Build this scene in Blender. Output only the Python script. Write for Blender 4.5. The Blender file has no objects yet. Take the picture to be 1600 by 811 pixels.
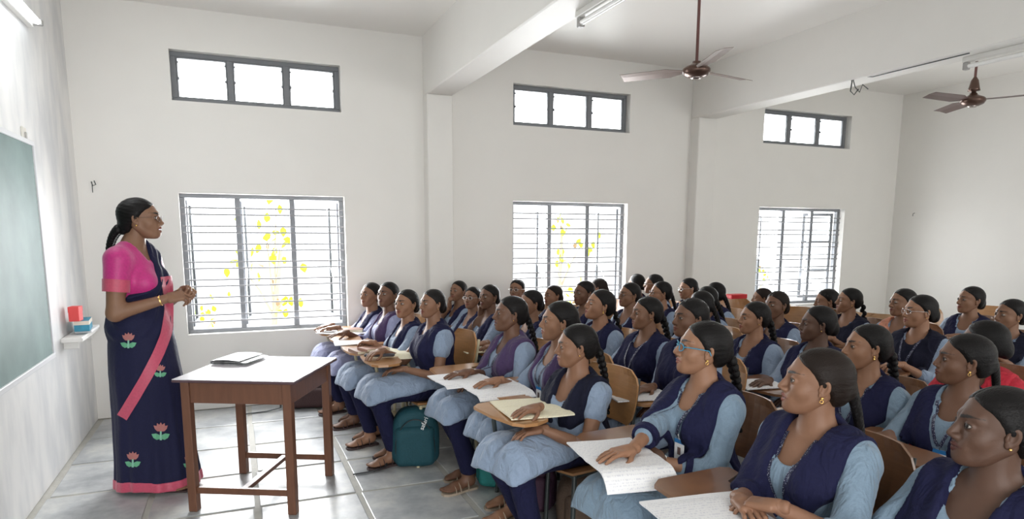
import bpy, math, random, time
import numpy as np
from mathutils import Vector, Matrix
from mathutils.bvhtree import BVHTree

random.seed(7)
RNG = np.random.default_rng(11)
SC = bpy.context.scene
COL = SC.collection

# ------------------------------------------------------------------ camera
CAM_H, CF, CCY = 1.5, 1024.9, 515.86
CYAW, CPIT, CROL = .3981, .1466, .0037
def cam_axes():
    c, s = math.cos(CYAW), math.sin(CYAW)
    r = np.array([c, -s, 0.]); d = np.array([s, c, 0.]); z = np.array([0, 0, 1.])
    cp, sp = math.cos(CPIT), math.sin(CPIT)
    fw = d*cp - z*sp; up = z*cp + d*sp
    cr, sr = math.cos(CROL), math.sin(CROL)
    return r*cr + up*sr, -r*sr + up*cr, fw
CR, CU, CFW = cam_axes()
def ray(x, y): return CFW + CR*(x-800)/CF + CU*(CCY-y)/CF
def atd(x, y, d): return ray(x, y)*d + np.array([0, 0, CAM_H])
def atz(x, y, z):
    v = ray(x, y); return v*((z-CAM_H)/v[2]) + np.array([0, 0, CAM_H])
def aty(x, y, Y):
    v = ray(x, y); return v*(Y/v[1]) + np.array([0, 0, CAM_H])
cam = bpy.data.cameras.new('camera')
camo = bpy.data.objects.new('camera', cam); COL.objects.link(camo)
cam.sensor_fit = 'HORIZONTAL'; cam.sensor_width = 36.0
cam.lens = CF/1600*36.0
cam.shift_y = (CCY-405.5)/1600
cam.clip_start = .05; cam.clip_end = 200
M = Matrix(((CR[0], CU[0], -CFW[0], 0), (CR[1], CU[1], -CFW[1], 0), (CR[2], CU[2], -CFW[2], CAM_H), (0, 0, 0, 1)))
camo.matrix_world = M
SC.camera = camo

# ------------------------------------------------------------------ world, light, exposure
W = bpy.data.worlds.new('overcast_sky'); SC.world = W; W.use_nodes = True
bg = W.node_tree.nodes['Background']
bg.inputs[0].default_value = (.93, .97, 1.0, 1); bg.inputs[1].default_value = 4.0
SC.view_settings.view_transform = 'Standard'
SC.view_settings.look = 'None'
SC.view_settings.exposure = -0.2
SC.view_settings.gamma = 1.0
SC.cycles.use_denoising = True
SC.cycles.max_bounces = 7
SC.cycles.diffuse_bounces = 5
SC.cycles.glossy_bounces = 3
SC.cycles.transmission_bounces = 4
SC.cycles.transparent_max_bounces = 6
SC.cycles.sample_clamp_indirect = 6.0
SC.cycles.caustics_reflective = False
SC.cycles.caustics_refractive = False

def area(name, loc, target, sx, sy, power, color=(1, 1, 1), spread=180):
    l = bpy.data.lights.new(name, 'AREA'); l.shape = 'RECTANGLE'; l.size = sx; l.size_y = sy
    l.energy = power; l.color = color
    o = bpy.data.objects.new(name, l); COL.objects.link(o); o.location = loc
    o.rotation_euler = (Vector(target)-Vector(loc)).to_track_quat('-Z', 'Y').to_euler(); l.spread = math.radians(spread)
    return o
# daylight entering by the windows of the photographed wall
WD = 6.043; WXL = -1.09; WXR = 7.894; WYN = -1.5; CEIL = 3.244; BEAMZ = 2.73
for i, (xa, xb) in enumerate(((-.396, .922), (2.546, 3.865), (5.661, 7.03))):
    area('window_daylight', ((xa+xb)/2, WD+.42, 1.1), ((xa+xb)/2, 3.2, 4.2), 1.2, 1.05, (85, 110, 110)[i], (.97, .985, 1))
    area('window_daylight', ((xa+xb)/2, WD+.50, 1.75), ((xa+xb)/2+.25, 3.6, 0), 1.2, .9, (190, 80, 70)[i], (.97, .985, 1))
    area('window_daylight', ((xa+xb)/2, WD+.42, 2.7), ((xa+xb)/2, 0, 2.4), 1.2, .36, 30, (.97, .985, 1))
# fill lights added behind the camera, set in assumed openings of the near wall
area('near_floor_fill', (.1, WYN-.12, 1.35), (-.2, 2.0, .0), 1.5, 2.1, 52, (1, .985, .96), 110)
area('near_ceiling_fill', (3.4, WYN-.12, 1.7), (3.6, 1.2, 3.2), 1.5, 1.2, 12, (1, .985, .96))
area('near_ceiling_fill', (6.3, WYN-.12, 1.7), (6.8, 1.2, 3.2), 1.5, 1.2, 60, (1, .985, .96))

# ------------------------------------------------------------------ materials
MATS = {}
def newmat(name):
    m = bpy.data.materials.new(name); m.use_nodes = True
    nt = m.node_tree; b = nt.nodes['Principled BSDF']
    return m, nt, b
def rgba(c): return (c[0], c[1], c[2], 1)
def mat(name, color, rough=.6, metal=0, spec=.5, noise=0, nscale=20, bump=0, bscale=60, stretch=(1, 1, 1), coat=0, sheen=0, crease=0, coord='Object'):
    if name in MATS: return MATS[name]
    m, nt, b = newmat(name)
    b.inputs['Base Color'].default_value = rgba(color); b.inputs['Roughness'].default_value = rough
    b.inputs['Metallic'].default_value = metal; b.inputs['Specular IOR Level'].default_value = spec
    b.inputs['Coat Weight'].default_value = coat; b.inputs['Sheen Weight'].default_value = sheen
    if noise or bump:
        tc = nt.nodes.new('ShaderNodeTexCoord'); mp = nt.nodes.new('ShaderNodeMapping')
        mp.inputs['Scale'].default_value = stretch
        nt.links.new(tc.outputs[coord], mp.inputs[0])
        if noise:
            n = nt.nodes.new('ShaderNodeTexNoise'); n.inputs['Scale'].default_value = nscale; n.inputs['Detail'].default_value = 5
            nt.links.new(mp.outputs[0], n.inputs['Vector'])
            mx = nt.nodes.new('ShaderNodeMix'); mx.data_type = 'RGBA'
            mx.inputs[6].default_value = rgba([c*(1-noise) for c in color]); mx.inputs[7].default_value = rgba([min(1, c*(1+noise)) for c in color])
            nt.links.new(n.outputs[0], mx.inputs[0]); nt.links.new(mx.outputs[2], b.inputs['Base Color'])
        if bump:
            n2 = nt.nodes.new('ShaderNodeTexNoise'); n2.inputs['Scale'].default_value = bscale; n2.inputs['Detail'].default_value = 4
            nt.links.new(mp.outputs[0], n2.inputs['Vector'])
            bp = nt.nodes.new('ShaderNodeBump'); bp.inputs['Strength'].default_value = bump; bp.inputs['Distance'].default_value = .01
            nt.links.new(n2.outputs[0], bp.inputs['Height']); nt.links.new(bp.outputs[0], b.inputs['Normal'])
            if crease:
                n3 = nt.nodes.new('ShaderNodeTexNoise'); n3.inputs['Scale'].default_value = 7; n3.inputs['Detail'].default_value = 3; n3.inputs['Distortion'].default_value = 1.6
                m3 = nt.nodes.new('ShaderNodeMapping'); m3.inputs['Scale'].default_value = (1.6, 1.6, .8); nt.links.new(tc.outputs[coord], m3.inputs[0]); nt.links.new(m3.outputs[0], n3.inputs['Vector'])
                b3 = nt.nodes.new('ShaderNodeBump'); b3.inputs['Strength'].default_value = crease; b3.inputs['Distance'].default_value = .035
                nt.links.new(n3.outputs[0], b3.inputs['Height']); nt.links.new(b3.outputs[0], bp.inputs['Normal'])
    MATS[name] = m
    return m
plaster = mat('white_plaster', (.80, .785, .75), .55, noise=.03, nscale=3, bump=.06, bscale=9)
plaster2 = mat('ceiling_plaster', (.84, .82, .785), .38, spec=.7, noise=.02, nscale=2, bump=.05, bscale=6)
beamm = mat('beam_plaster', (.78, .765, .73), .5, noise=.03, nscale=4, bump=.12, bscale=7)
steelgrey = mat('grey_painted_steel', (.19, .20, .215), .45, bump=.1)
barm = mat('pale_grille_steel', (.25, .25, .26), .45)
grout = mat('pale_mortar', (.47, .46, .42), .75, noise=.15, nscale=12, bump=.3, bscale=50)
woodbrown = mat('brown_table_wood', (.145, .062, .035), .38, noise=.35, nscale=14, stretch=(3, 3, .35), bump=.1)
formica = mat('pale_table_laminate', (.72, .70, .74), .22, noise=.03)
plywood = mat('varnished_plywood', (.40, .205, .085), .28, noise=.28, nscale=10, stretch=(1, 1, 7), coat=.3)
plydark = mat('dark_plywood', (.20, .095, .045), .3, noise=.3, nscale=10, stretch=(1, 1, 7), coat=.3)
plypale = mat('pale_plywood', (.52, .33, .19), .25, noise=.2, nscale=10, stretch=(1, 1, 7), coat=.5)
tubedark = mat('dark_steel_tube', (.035, .045, .045), .35, spec=.6)
tubecream = mat('cream_steel_tube', (.55, .50, .33), .4)
paper = mat('white_paper', (.83, .83, .84), .6, noise=.02)
papercream = mat('cream_paper', (.80, .74, .56), .65, noise=.03)
gold = mat('gold', (.85, .55, .18), .25, metal=1)
silver = mat('silver', (.7, .7, .7), .25, metal=1)
cloth_blue = mat('pale_blue_cotton', (.235, .305, .42), .8, noise=.10, nscale=160, bump=.35, bscale=45, crease=.7, sheen=.15)
cloth_lav = mat('washed_blue_cotton', (.29, .31, .48), .8, noise=.10, nscale=160, bump=.35, bscale=45, crease=.7, sheen=.15)
cloth_blue2 = mat('bright_blue_cotton', (.185, .265, .35), .8, noise=.14, nscale=200, bump=.35, bscale=45, crease=.7, sheen=.15)
navy = mat('navy_cotton', (.010, .011, .043), .85, spec=.25, noise=.2, nscale=120, bump=.4, bscale=40, crease=.6, sheen=0)
navy2 = mat('deep_navy_cotton', (.007, .008, .022), .85, spec=.25, noise=.2, nscale=120, bump=.4, bscale=40, crease=.6, sheen=0)
plum = mat('faded_plum_cotton', (.065, .040, .105), .85, spec=.25, noise=.2, nscale=120, bump=.4, bscale=40, crease=.6, sheen=.15)
trouser = mat('dark_blue_trouser_cotton', (.011, .012, .042), .9, spec=.2, bump=.4, bscale=40, crease=.6)
redcloth = mat('red_cotton', (.42, .012, .03), .85, noise=.25, nscale=90, bump=.4, bscale=40, crease=.6)
orangecloth = mat('orange_patterned_cotton', (.62, .26, .17), .85, noise=.7, nscale=22, bump=.3)
blackm = mat('black_plastic', (.012, .012, .014), .4)

def skin_material():
    m, nt, b = newmat('skin')
    oi = nt.nodes.new('ShaderNodeObjectInfo'); at = nt.nodes.new('ShaderNodeAttribute'); at.attribute_name = 'mask'
    sp = nt.nodes.new('ShaderNodeSeparateColor'); nt.links.new(at.outputs['Color'], sp.inputs[0])
    n = nt.nodes.new('ShaderNodeTexNoise'); n.inputs['Scale'].default_value = 22; n.inputs['Detail'].default_value = 4
    tc = nt.nodes.new('ShaderNodeTexCoord'); nt.links.new(tc.outputs['Object'], n.inputs['Vector'])
    def mix(f, a, c, mode='MIX'):
        x = nt.nodes.new('ShaderNodeMix'); x.data_type = 'RGBA'; x.blend_type = mode
        if isinstance(f, float): x.inputs[0].default_value = f
        else: nt.links.new(f, x.inputs[0])
        for k, v in ((6, a), (7, c)):
            if isinstance(v, tuple): x.inputs[k].default_value = v
            else: nt.links.new(v, x.inputs[k])
        return x.outputs[2]
    cr = nt.nodes.new('ShaderNodeValToRGB'); cr.color_ramp.elements[0].color = (.86, .84, .84, 1); cr.color_ramp.elements[1].color = (1.1, 1.1, 1.1, 1)
    nt.links.new(n.outputs[0], cr.inputs[0])
    base = mix(1.0, oi.outputs['Color'], cr.outputs[0], 'MULTIPLY')
    lipc = mix(1.0, oi.outputs['Color'], (.78, .42, .46, 1), 'MULTIPLY')
    c = mix(sp.outputs[0], base, lipc)
    c = mix(sp.outputs[1], c, (.012, .009, .008, 1))
    c = mix(sp.outputs[2], c, (.42, .38, .34, 1))
    nt.links.new(c, b.inputs['Base Color'])
    b.inputs['Roughness'].default_value = .52; b.inputs['Specular IOR Level'].default_value = .38
    b.inputs['Subsurface Weight'].default_value = 0.0
    bp = nt.nodes.new('ShaderNodeBump'); bp.inputs['Strength'].default_value = .08; bp.inputs['Distance'].default_value = .004
    n2 = nt.nodes.new('ShaderNodeTexNoise'); n2.inputs['Scale'].default_value = 260; nt.links.new(tc.outputs['Object'], n2.inputs['Vector'])
    nt.links.new(n2.outputs[0], bp.inputs['Height']); nt.links.new(bp.outputs[0], b.inputs['Normal'])
    return m
SKIN = skin_material()
def hair_material(name, col, rough):
    m, nt, b = newmat(name)
    b.inputs['Base Color'].default_value = rgba(col); b.inputs['Roughness'].default_value = rough; b.inputs['Specular IOR Level'].default_value = .18
    tc = nt.nodes.new('ShaderNodeTexCoord'); mp = nt.nodes.new('ShaderNodeMapping'); mp.inputs['Scale'].default_value = (12, 260, 260)
    n = nt.nodes.new('ShaderNodeTexNoise'); n.inputs['Scale'].default_value = 1.0; n.inputs['Detail'].default_value = 3
    nt.links.new(tc.outputs['Object'], mp.inputs[0]); nt.links.new(mp.outputs[0], n.inputs['Vector'])
    bp = nt.nodes.new('ShaderNodeBump'); bp.inputs['Strength'].default_value = .5; bp.inputs['Distance'].default_value = .004
    nt.links.new(n.outputs[0], bp.inputs['Height']); nt.links.new(bp.outputs[0], b.inputs['Normal'])
    return m
HAIR = hair_material('black_hair', (.007, .006, .006), .45)
HAIR2 = hair_material('brown_black_hair', (.014, .009, .007), .5)

# ------------------------------------------------------------------ mesh helpers
class MB:
    """collects vertices, faces, material indices and the skin mask"""
    def __init__(s): s.v = []; s.f = []; s.m = []; s.c = []; s.n = 0
    def add(s, v, f, m=0, c=None):
        v = np.asarray(v, dtype=np.float64).reshape(-1, 3)
        s.v.append(v)
        if isinstance(f, np.ndarray):
            ff = f + s.n; s.f.append(ff)
            s.m.append(np.full(len(ff), m, dtype=np.int32))
        else:
            by = {}
            for q in f: by.setdefault(len(q), []).append(q)
            for k, qs in by.items():
                ff = np.array(qs, dtype=np.int64) + s.n; s.f.append(ff); s.m.append(np.full(len(ff), m, dtype=np.int32))
        if c is None: c = np.zeros((len(v), 3))
        s.c.append(np.asarray(c, dtype=np.float64)*np.ones((len(v), 3)))
        s.n += len(v); return s
    def arrays(s): return np.concatenate(s.v), s.f, s.m, np.concatenate(s.c)
    def build(s, name, mats, parent=None, smooth=False, mask=False, loc=None, origin=None):
        v = np.concatenate(s.v)
        if origin is not None: v = v - np.asarray(origin)
        me = bpy.data.meshes.new(name)
        fl = [x for x in s.f if len(x)]; ml = [m for x, m in zip(s.f, s.m) if len(x)]
        nf = sum(len(x) for x in fl); nl = sum(x.size for x in fl)
        me.vertices.add(len(v)); me.vertices.foreach_set('co', v.astype(np.float32).ravel())
        me.loops.add(nl); me.loops.foreach_set('vertex_index', np.concatenate([x.ravel() for x in fl]).astype(np.int32))
        me.polygons.add(nf)
        tot = np.concatenate([np.full(len(x), x.shape[1], dtype=np.int32) for x in fl])
        st = np.concatenate([[0], np.cumsum(tot)[:-1]]).astype(np.int32)
        me.polygons.foreach_set('loop_start', st)
        me.polygons.foreach_set('loop_total', tot)
        me.polygons.foreach_set('material_index', np.concatenate(ml).astype(np.int32))
        me.polygons.foreach_set('use_smooth', np.full(nf, smooth))
        me.update(calc_edges=True)
        if mask:
            a = me.color_attributes.new('mask', 'FLOAT_COLOR', 'POINT')
            cc = np.ones((len(v), 4), dtype=np.float32); cc[:, :3] = np.concatenate(s.c)
            a.data.foreach_set('color', cc.ravel())
        for m in (mats if isinstance(mats, (list, tuple)) else [mats]): me.materials.append(m)
        o = bpy.data.objects.new(name, me); COL.objects.link(o)
        if parent is not None: o.parent = parent
        if origin is not None: o.location = origin
        if loc is not None: o.location = loc
        return o
    def box(s, lo, hi, m=0, M=None):
        x0, y0, z0 = lo; x1, y1, z1 = hi
        v = np.array([(x0, y0, z0), (x1, y0, z0), (x1, y1, z0), (x0, y1, z0), (x0, y0, z1), (x1, y0, z1), (x1, y1, z1), (x0, y1, z1)], float)
        if M is not None: v = xf(M, v)
        return s.add(v, np.array([(3, 2, 1, 0), (4, 5, 6, 7), (0, 1, 5, 4), (1, 2, 6, 5), (2, 3, 7, 6), (3, 0, 4, 7)]), m)
    def bbox(s, lo, hi, b=.004, m=0, M=None):
        """box with bevelled edges"""
        lo = np.array(lo, float); hi = np.array(hi, float); b = min(b, *((hi-lo)*.45))
        vs = []; idx = {}
        for cx in (0, 1):
            for cy in (0, 1):
                for cz in (0, 1):
                    c = np.array([hi[0] if cx else lo[0], hi[1] if cy else lo[1], hi[2] if cz else lo[2]])
                    sg = np.array([1 if cx else -1, 1 if cy else -1, 1 if cz else -1])
                    for ax in range(3):
                        p = c - sg*b; p[ax] = c[ax]; idx[(cx, cy, cz, ax)] = len(vs); vs.append(p)
        fs = []
        for ax in range(3):
            a, b2 = [k for k in range(3) if k != ax]
            for s_ in (0, 1):
                q = []
                for (i, j) in ((0, 0), (1, 0), (1, 1), (0, 1)):
                    k = [0, 0, 0]; k[ax] = s_; k[a] = i; k[b2] = j; q.append(idx[(*k, ax)])
                fs.append(q)
            for i in (0, 1):
                for j in (0, 1):
                    k0 = [0, 0, 0]; k0[a] = i; k0[b2] = j; k0[ax] = 0; k1 = list(k0); k1[ax] = 1
                    fs.append([idx[(*k0, a)], idx[(*k1, a)], idx[(*k1, b2)], idx[(*k0, b2)]])
        tri = [[idx[(i, j, k, 0)], idx[(i, j, k, 1)], idx[(i, j, k, 2)]] for i in (0, 1) for j in (0, 1) for k in (0, 1)]
        v = np.array(vs); cen = (lo+hi)/2
        out = []
        for q in fs+tri:
            p = v[q]; n = np.cross(p[1]-p[0], p[2]-p[0])
            if n @ (p.mean(0)-cen) < 0: q = q[::-1]
            out.append(q)
        if M is not None: v = xf(M, v)
        return s.add(v, out, m)
    def tube(s, pts, r, n=8, m=0, cap=True, c=None, flat=None):
        """tube along points; r scalar or list; flat=(w,h) gives an oblong section"""
        P = np.asarray(pts, float); k = len(P); R = np.full(k, r) if np.isscalar(r) else np.asarray(r, float)
        T = np.gradient(P, axis=0); T /= np.linalg.norm(T, axis=1)[:, None]+1e-12
        u = np.array([0, 0, 1.]) if abs(T[0][2]) < .9 else np.array([1., 0, 0])
        vs = []
        for i in range(k):
            a = np.cross(T[i], u); a /= np.linalg.norm(a)+1e-12; b = np.cross(a, T[i]); u = b
            t = np.arange(n)*2*math.pi/n
            fa, fb = (flat if flat else (1, 1))
            vs.append(P[i] + R[i]*(np.cos(t)[:, None]*a*fa + np.sin(t)[:, None]*b*fb))
        v = np.concatenate(vs); q = []
        for i in range(k-1):
            for j in range(n):
                j2 = (j+1) % n; q.append((i*n+j, i*n+j2, (i+1)*n+j2, (i+1)*n+j))
        s.add(v, np.array(q)[:, ::-1], m, c)
        if cap and n > 2:
            s.add(vs[0], [list(range(n))], m, c); s.add(vs[-1], [list(range(n))[::-1]], m, c)
        return s
    def lathe(s, prof, n=24, m=0, M=None, c=None):
        t = np.arange(n)*2*math.pi/n
        v = np.concatenate([np.stack([r*np.cos(t), r*np.sin(t), np.full(n, z)], 1) for r, z in prof])
        if M is not None: v = xf(M, v)
        q = [(i*n+j, i*n+(j+1) % n, (i+1)*n+(j+1) % n, (i+1)*n+j) for i in range(len(prof)-1) for j in range(n)]
        return s.add(v, np.array(q), m, c)
    def ball(s, cen, r, nu=10, nv=7, m=0, M=None, c=None):
        r = np.ones(3)*r
        th = np.linspace(0, math.pi, nv); ph = np.arange(nu)*2*math.pi/nu
        v = np.array([(math.sin(a)*math.cos(b), math.sin(a)*math.sin(b), math.cos(a)) for a in th for b in ph])*r
        if M is not None: v = v @ np.asarray(M)[:3, :3].T
        v = v + np.asarray(cen)
        q = [(i*nu+j, (i+1)*nu+j, (i+1)*nu+(j+1) % nu, i*nu+(j+1) % nu) for i in range(nv-1) for j in range(nu)]
        return s.add(v, np.array(q), m, c)
    def grid(s, G, m=0, c=None):
        """quad sheet from an (a,b,3) array"""
        a, b = G.shape[:2]; i = np.arange(a*b).reshape(a, b)
        q = np.stack([i[:-1, :-1], i[1:, :-1], i[1:, 1:], i[:-1, 1:]], -1).reshape(-1, 4)
        return s.add(G.reshape(-1, 3), q, m, c)
    def slab(s, G, th, m=0, up=(0, 0, 1)):
        """closed thick sheet: G top, G - th*up bottom"""
        up = np.asarray(up, float); a, b = G.shape[:2]; B = G - up*th
        s.grid(G[:, ::-1], m) if False else s.grid(G, m)
        s.grid(B[::-1], m)
        for e1, e2 in ((G[0], B[0]), (B[-1], G[-1]), (B[:, 0], G[:, 0]), (G[:, -1], B[:, -1])):
            s.grid(np.stack([e1, e2]), m)
        return s
def xf(M, v):
    M = np.asarray(M); return v @ M[:3, :3].T + M[:3, 3]
def rotz(a): c, s = math.cos(a), math.sin(a); return np.array([[c, -s, 0], [s, c, 0], [0, 0, 1.]])
def roty(a): c, s = math.cos(a), math.sin(a); return np.array([[c, 0, s], [0, 1, 0], [-s, 0, c]])
def rotx(a): c, s = math.cos(a), math.sin(a); return np.array([[1, 0, 0], [0, c, -s], [0, s, c]])
def mtx(R=None, t=(0, 0, 0), s=1.0):
    m = np.eye(4); m[:3, :3] = (np.eye(3) if R is None else R)*s; m[:3, 3] = t; return m
def tag(o, label=None, cat=None, group=None, kind=None):
    if label: o['label'] = label
    if cat: o['category'] = cat
    if group: o['group'] = group
    if kind: o['kind'] = kind
    return o
def empty(name, loc=(0, 0, 0), rz=0):
    o = bpy.data.objects.new(name, None); COL.objects.link(o); o.location = loc; o.rotation_euler = (0, 0, rz)
    o.empty_display_size = .1
    return o
def copy_tree(o, parent=None):
    c = o.copy(); COL.objects.link(c)
    if parent is not None: c.parent = parent
    for ch in list(o.children): copy_tree(ch, c)
    return c
def poly_prism(pts, z0, z1, m=0, mb=None):
    """vertical prism of a polygon (x,y points, counter-clockwise)"""
    mb = mb or MB(); n = len(pts)
    v = np.array([(x, y, z0) for x, y in pts]+[(x, y, z1) for x, y in pts])
    mb.add(v, [list(range(n))[::-1], list(range(n, 2*n))]+[[i, (i+1) % n, n+(i+1) % n, n+i] for i in range(n)], m)
    return mb

# ------------------------------------------------------------------ distance-field modelling
def smin(a, b, k):
    h = np.maximum(k-np.abs(a-b), 0)/k; return np.minimum(a, b)-h*h*k*.25
def smax(a, b, k): return -smin(-a, -b, k)
def cone(P, a, b, r1, r2):
    a = np.asarray(a, float); b = np.asarray(b, float); d = b-a; L = d@d
    px, py, pz = P[0]-a[0], P[1]-a[1], P[2]-a[2]
    h = np.clip((px*d[0]+py*d[1]+pz*d[2])/L, 0, 1)
    return np.sqrt((px-h*d[0])**2+(py-h*d[1])**2+(pz-h*d[2])**2) - (r1+(r2-r1)*h)
def ell(P, c, r):
    x, y, z = (P[0]-c[0]), (P[1]-c[1]), (P[2]-c[2])
    k0 = np.sqrt((x/r[0])**2+(y/r[1])**2+(z/r[2])**2); k1 = np.sqrt((x/r[0]**2)**2+(y/r[1]**2)**2+(z/r[2]**2)**2)+1e-9
    return k0*(k0-1)/k1
def rbox(P, c, hx, r):
    q = [np.abs(P[i]-c[i])-(hx[i]-r) for i in range(3)]
    return np.sqrt(sum(np.maximum(k, 0)**2 for k in q)) + np.minimum(np.maximum(np.maximum(q[0], q[1]), q[2]), 0) - r
def nets(fn, lo, hi, h):
    """naive surface nets: the zero surface of fn on a grid of step h"""
    lo = np.asarray(lo, float); n = np.ceil((np.asarray(hi)-lo)/h).astype(int)+1
    ax = [lo[i]+h*np.arange(n[i]) for i in range(3)]
    P = np.meshgrid(*ax, indexing='ij')
    F = fn(P); F = np.where(F == 0, 1e-7, F)
    for a in range(3):
        sl = [slice(None)]*3; sl[a] = 0; F[tuple(sl)] = np.maximum(F[tuple(sl)], 1e-4)
        sl[a] = -1; F[tuple(sl)] = np.maximum(F[tuple(sl)], 1e-4)
    S = F < 0
    nc = n-1
    cnt = np.zeros(nc, int)
    for i in (0, 1):
        for j in (0, 1):
            for k in (0, 1): cnt += S[i:i+nc[0], j:j+nc[1], k:k+nc[2]]
    act = (cnt > 0) & (cnt < 8)
    I = np.argwhere(act); idx = -np.ones(nc, int); idx[act] = np.arange(len(I))
    if len(I) == 0: return np.zeros((0, 3)), np.zeros((0, 4), int)
    acc = np.zeros((len(I), 3)); w = np.zeros(len(I))
    corners = [(i, j, k) for i in (0, 1) for j in (0, 1) for k in (0, 1)]
    Fv = {c: F[I[:, 0]+c[0], I[:, 1]+c[1], I[:, 2]+c[2]] for c in corners}
    for c in corners:
        for a in range(3):
            if c[a]: continue
            d = list(c); d[a] = 1; d = tuple(d)
            fa, fb = Fv[c], Fv[d]; m = (fa < 0) != (fb < 0)
            t = np.where(m, fa/(fa-fb+1e-30), 0)
            p = np.zeros((len(I), 3)); p[:] = c; p[:, a] = t
            acc += p*m[:, None]; w += m
    V = lo + h*(I + acc/w[:, None])
    Q = []
    for a in range(3):
        b, c = (a+1) % 3, (a+2) % 3
        sl0 = [slice(1, -1)]*3; sl0[a] = slice(0, -1); sl1 = [slice(1, -1)]*3; sl1[a] = slice(1, None)
        s0, s1 = S[tuple(sl0)], S[tuple(sl1)]
        e = np.argwhere(s0 != s1)
        if len(e) == 0: continue
        fl = s0[e[:, 0], e[:, 1], e[:, 2]]
        e = e + 1; e[:, a] -= 1
        def cell(db, dc):
            q = e.copy(); q[:, b] -= db; q[:, c] -= dc; return idx[q[:, 0], q[:, 1], q[:, 2]]
        q = np.stack([cell(1, 1), cell(0, 1), cell(0, 0), cell(1, 0)], 1)
        q[~fl] = q[~fl][:, ::-1]
        Q.append(q)
    Q = np.concatenate(Q); Q = Q[(Q >= 0).all(1)]
    return V, Q
def wob(P, f, s=0):
    """cheap smooth noise"""
    return (np.sin(P[0]*f+1.3*np.sin(P[1]*f*.8+s)+s)+np.sin(P[1]*f*1.1+1.7*np.sin(P[2]*f*.9+s*2))+np.sin(P[2]*f*.95+1.1*np.sin(P[0]*f*1.2-s)))/3
# ------------------------------------------------------------------ people: heads, hands, feet
def ring_warp(n, dense, frac, lo, hi, mid):
    """n parameters between lo and hi, crowded around mid"""
    t = np.linspace(lo, hi, 2001); w = 1 + frac*np.exp(-((t-mid)/dense)**2)
    c = np.cumsum(w); c = (c-c[0])/(c[-1]-c[0]); return np.interp(np.linspace(0, 1, n), c, t)
def head_field(P, k):
    x, y, z = P; ay = np.abs(y); A = (x, ay, z)
    w, nl, ch = k['w'], k['nose'], k['chin']
    d = ell(P, (-.012, 0, .030), (.098, .075, .083))
    d = smin(d, ell(P, (.026, 0, -.028), (.062, .057*w, .084)), .03)
    d = smin(d, cone(A, (-.012, .046*w, -.040), (.052, .020, -.090), .019, .015), .028)
    d = smin(d, ell(P, (.072, 0, -.093-.004*ch), (.021, .023, .019)), .024)
    d = smin(d, ell(A, (.050, .037*w, -.028), (.030, .025, .028)), .02)
    d = smin(d, cone(A, (.083, .012, .025), (.066, .044, .027), .009, .009), .02)
    d = smax(d, -ell(A, (.103, .032, .005), (.016, .020, .013)), .018)
    d = smin(d, cone(P, (.088, 0, .012), (.109+nl, 0, -.027), .0065, .0100), .012)
    d = smin(d, ell(A, (.100+nl*.6, .0115, -.0325), (.011, .0075, .0075)), .006)
    d = smax(d, -ell(A, (.104+nl*.6, .0075, -.041), (.005, .0035, .003)), .003)
    d = smin(d, ell(P, (.076, 0, -.060), (.018, .036, .028)), .022)
    m = k.get('mouth', 0)
    d = smin(d, cone(A, (.0970, .003, -.0560+m*.002), (.0850, .0285, -.0610), .0056, .0028), .004)
    d = smin(d, cone(A, (.0948, 0, -.0680-m*.004), (.0850, .0235, -.0640), .0068, .0032), .004)
    d = smax(d, -ell(A, (.101, 0, -.0618), (.013, .026, .0010+m*.003)), .002)
    d = smin(d, ell(A, (.0755, .0325, .004), (.0152, .0168, .0140)), .004)
    return d
def eye_open(y, z, k):
    u = (np.abs(y)-.0325)/.0158
    return np.abs(z-.0035-.001*u) - k.get('open', .0062)*np.sqrt(np.clip(1-u*u, 0, 1)) + np.where(np.abs(u) > 1, .01, 0)
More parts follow.
